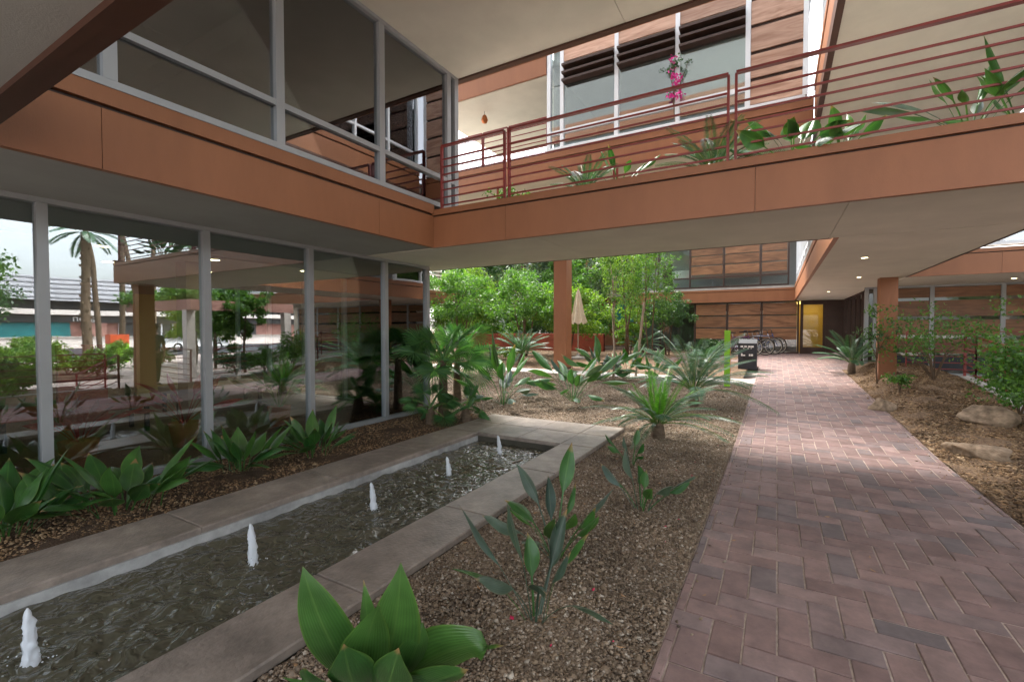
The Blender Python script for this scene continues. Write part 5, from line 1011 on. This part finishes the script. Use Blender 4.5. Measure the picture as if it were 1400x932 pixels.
def car(label, loc, m, rz):
    t = thing('parked_car', label, 'car', loc, rz); L_, Wd = 4.3, 1.75
    def loft(secs, name, mm):
        V = []; F = []
        for y, pts in secs: V += [(x, y, z) for x, z in pts]
        n = len(secs[0][1])
        for i in range(len(secs) - 1):
            for k in range(n): F.append((i * n + k, i * n + (k + 1) % n, (i + 1) * n + (k + 1) % n, (i + 1) * n + k))
        F.append(tuple(range(n))); F.append(tuple((len(secs) - 1) * n + k for k in reversed(range(n)))); link(name, mesh_np(name, V, F, mm, True), t)
    side = [(-2.15, .35), (-2.15, .7), (-1.9, .88), (-1.0, .95), (1.3, .95), (2.05, .82), (2.15, .6), (2.15, .35)]; cab = [(-1.75, .9), (-1.25, 1.42), (.2, 1.45), (1.05, .93)]
    loft([(-.8, side), (-.875, [(x * .99, z) for x, z in side]), (.875, [(x * .99, z) for x, z in side]), (.8, side)][1:3], 'body', m); loft([(-.72, cab), (.72, cab)], 'cabin', 'shop_dark')
    for x in (-1.35, 1.35):
        for y in (-.82, .82): b = MB().torus((x, y, .32), .23, .09, n=20, m_=6).build('tyre', 'rubber', t, True, loc=(0, 0, .0005)); MB().lathe([(.0, -.03), (.2, -.03), (.2, .03), (0, .03)], 14).build('rim', 'chrome', b, loc=(x, y, .32), rot=(R(90), 0, 0))
    for y in (-.6, .6): MB().box(2.13, 2.17, y - .16, y + .16, .6, .72).build('headlight', 'print_white', t, loc=(0, 0, .0005))
car('white car parked further along the street', (26, 17.5, -.1), 'car_white', R(90))

# person walking past on the street side
pt = thing('person', 'person in dark clothing walking past beyond the steps to the street', 'person', (3.95, 6.15, -.12), R(100))
def limb(mesh_pts, name, m): b = MB(); [b.tube(p_, r_, 12) for p_, r_ in mesh_pts]; return b
vs_ = [(0, 0, .95), (0, 0, 1.12), (0, 0, 1.32), (0, 0, 1.45), (0, 0.01, 1.53), (0, .02, 1.60), (0, .02, 1.70), (-.17, 0, 1.40), (-.22, -.03, 1.15), (-.20, .06, .92), (-.19, .09, .83), (.17, 0, 1.40), (.22, .03, 1.15), (.20, .12, .93), (.19, .15, .84), (-.09, 0, .90), (-.10, .12, .50), (-.10, .05, .08), (-.10, .20, .04), (.09, 0, .90), (.10, -.05, .50), (.10, -.22, .10), (.10, -.10, .04)]
es = [(0, 1), (1, 2), (2, 3), (3, 4), (4, 5), (5, 6), (2, 7), (7, 8), (8, 9), (9, 10), (2, 11), (11, 12), (12, 13), (13, 14), (0, 15), (15, 16), (16, 17), (17, 18), (0, 19), (19, 20), (20, 21), (21, 22)]
rd = [.13, .13, .15, .08, .05, .085, .085, .06, .048, .036, .035, .06, .048, .036, .035, .085, .06, .04, .035, .085, .06, .04, .035]
import bmesh
def ensure_skin(me):
    bm = bmesh.new(); bm.from_mesh(me); bm.verts.layers.skin.verify(); bm.to_mesh(me); bm.free()
def person_mesh(name, verts, edges, radii, m):
    me = bpy.data.meshes.new(name); me.from_pydata(verts, edges, []); ensure_skin(me); o = bpy.data.objects.new(name, me); C.objects.link(o); o.modifiers.new('Skin', 'SKIN')
    for i, r_ in enumerate(radii): me.skin_vertices[0].data[i].radius = (r_, r_ * .85)
    me.skin_vertices[0].data[0].use_root = True; s_ = o.modifiers.new('Sub', 'SUBSURF'); s_.levels = 2; s_.render_levels = 2; me.materials.append(MATS[m]); o.parent = pt; return o
person_mesh('body', vs_, es, rd, 'skin')
def sub(ids, grow, name, m, zcut=None):
    mp = {i: k for k, i in enumerate(ids)}; person_mesh(name, [vs_[i] for i in ids], [(mp[a], mp[c]) for a, c in es if a in mp and c in mp], [rd[i] * grow for i in ids], m)
sub([0, 1, 2, 3, 7, 8, 11, 12], 1.14, 'shirt', 'cloth_teal'); sub([0, 15, 16, 17, 19, 20, 21], 1.18, 'trousers', 'cloth_dark')
MB().lathe([(0, .125), (.06, .115), (.096, .06), (.10, .0), (.085, -.03)], 14).build('hair', 'hair_dark', pt, True, loc=(0, 0, 1.66)); MB().box(-.05, .05, .0, .14, .0, .06).build('shoe', 'rubber', pt, loc=(-.10, .06, .001)); MB().box(-.05, .05, .0, .14, .0, .06).build('shoe', 'rubber', pt, loc=(.10, -.22, .03))
for sx in (-1, 1):
    h = person_mesh('hand', [(sx * .19, .12, .82), (sx * .19, .13, .76), (sx * .19, .16, .70), (sx * .17, .15, .70), (sx * .21, .15, .71), (sx * .15, .16, .76)], [(0, 1), (1, 2), (1, 3), (1, 4), (0, 5)], [.025, .03, .009, .009, .009, .009], 'skin')

# ------------------------------------------------------------------ inside the lounge
def pot_plant(label, loc, m, h, w): 
    t = bop_clump('potted_plant', label, 'plant', loc, 14, h, w, el0=.8); 
    for o in list(t.children): o.data.materials[0] = MATS[m]; o.location.z += .3
    MB().lathe([(0, 0), (.12, 0), (.17, .30), (.15, .30), (.14, .26), (0, .26)], 16).build('pot', 'terracotta', t, True, loc=(0, 0, .0005))
pot_plant('potted red leafed plant inside behind the second glass pane', (-6.5, 2.95, .02), 'leaf_red', .75, .09); pot_plant('potted red leafed plant inside near the first glass pane', (-6.4, 1.9, .02), 'leaf_red', .55, .08); pot_plant('potted green plant inside the lounge by the third pane', (-6.6, 4.3, .02), 'leaf_fan', .9, .1)
def bench(label, loc, m):
    t = thing('lounge_bench', label, 'bench', loc); MB().box(-.3, .3, -.8, .8, .36, .46).build('seat', m, t, loc=(0, 0, .0005))
    for x in (-.25, .25):
        for y in (-.72, .72): MB().box(x - .025, x + .025, y - .025, y + .025, 0, .359).build('leg', 'bin_dark', t, loc=(0, 0, .0005))
bench('low red upholstered bench inside the lounge', (-8.2, 2.4, .02), 'room_red'); bench('pale upholstered bench inside the lounge near the amber partition', (-9.2, 4.7, .02), 'cream_wall')
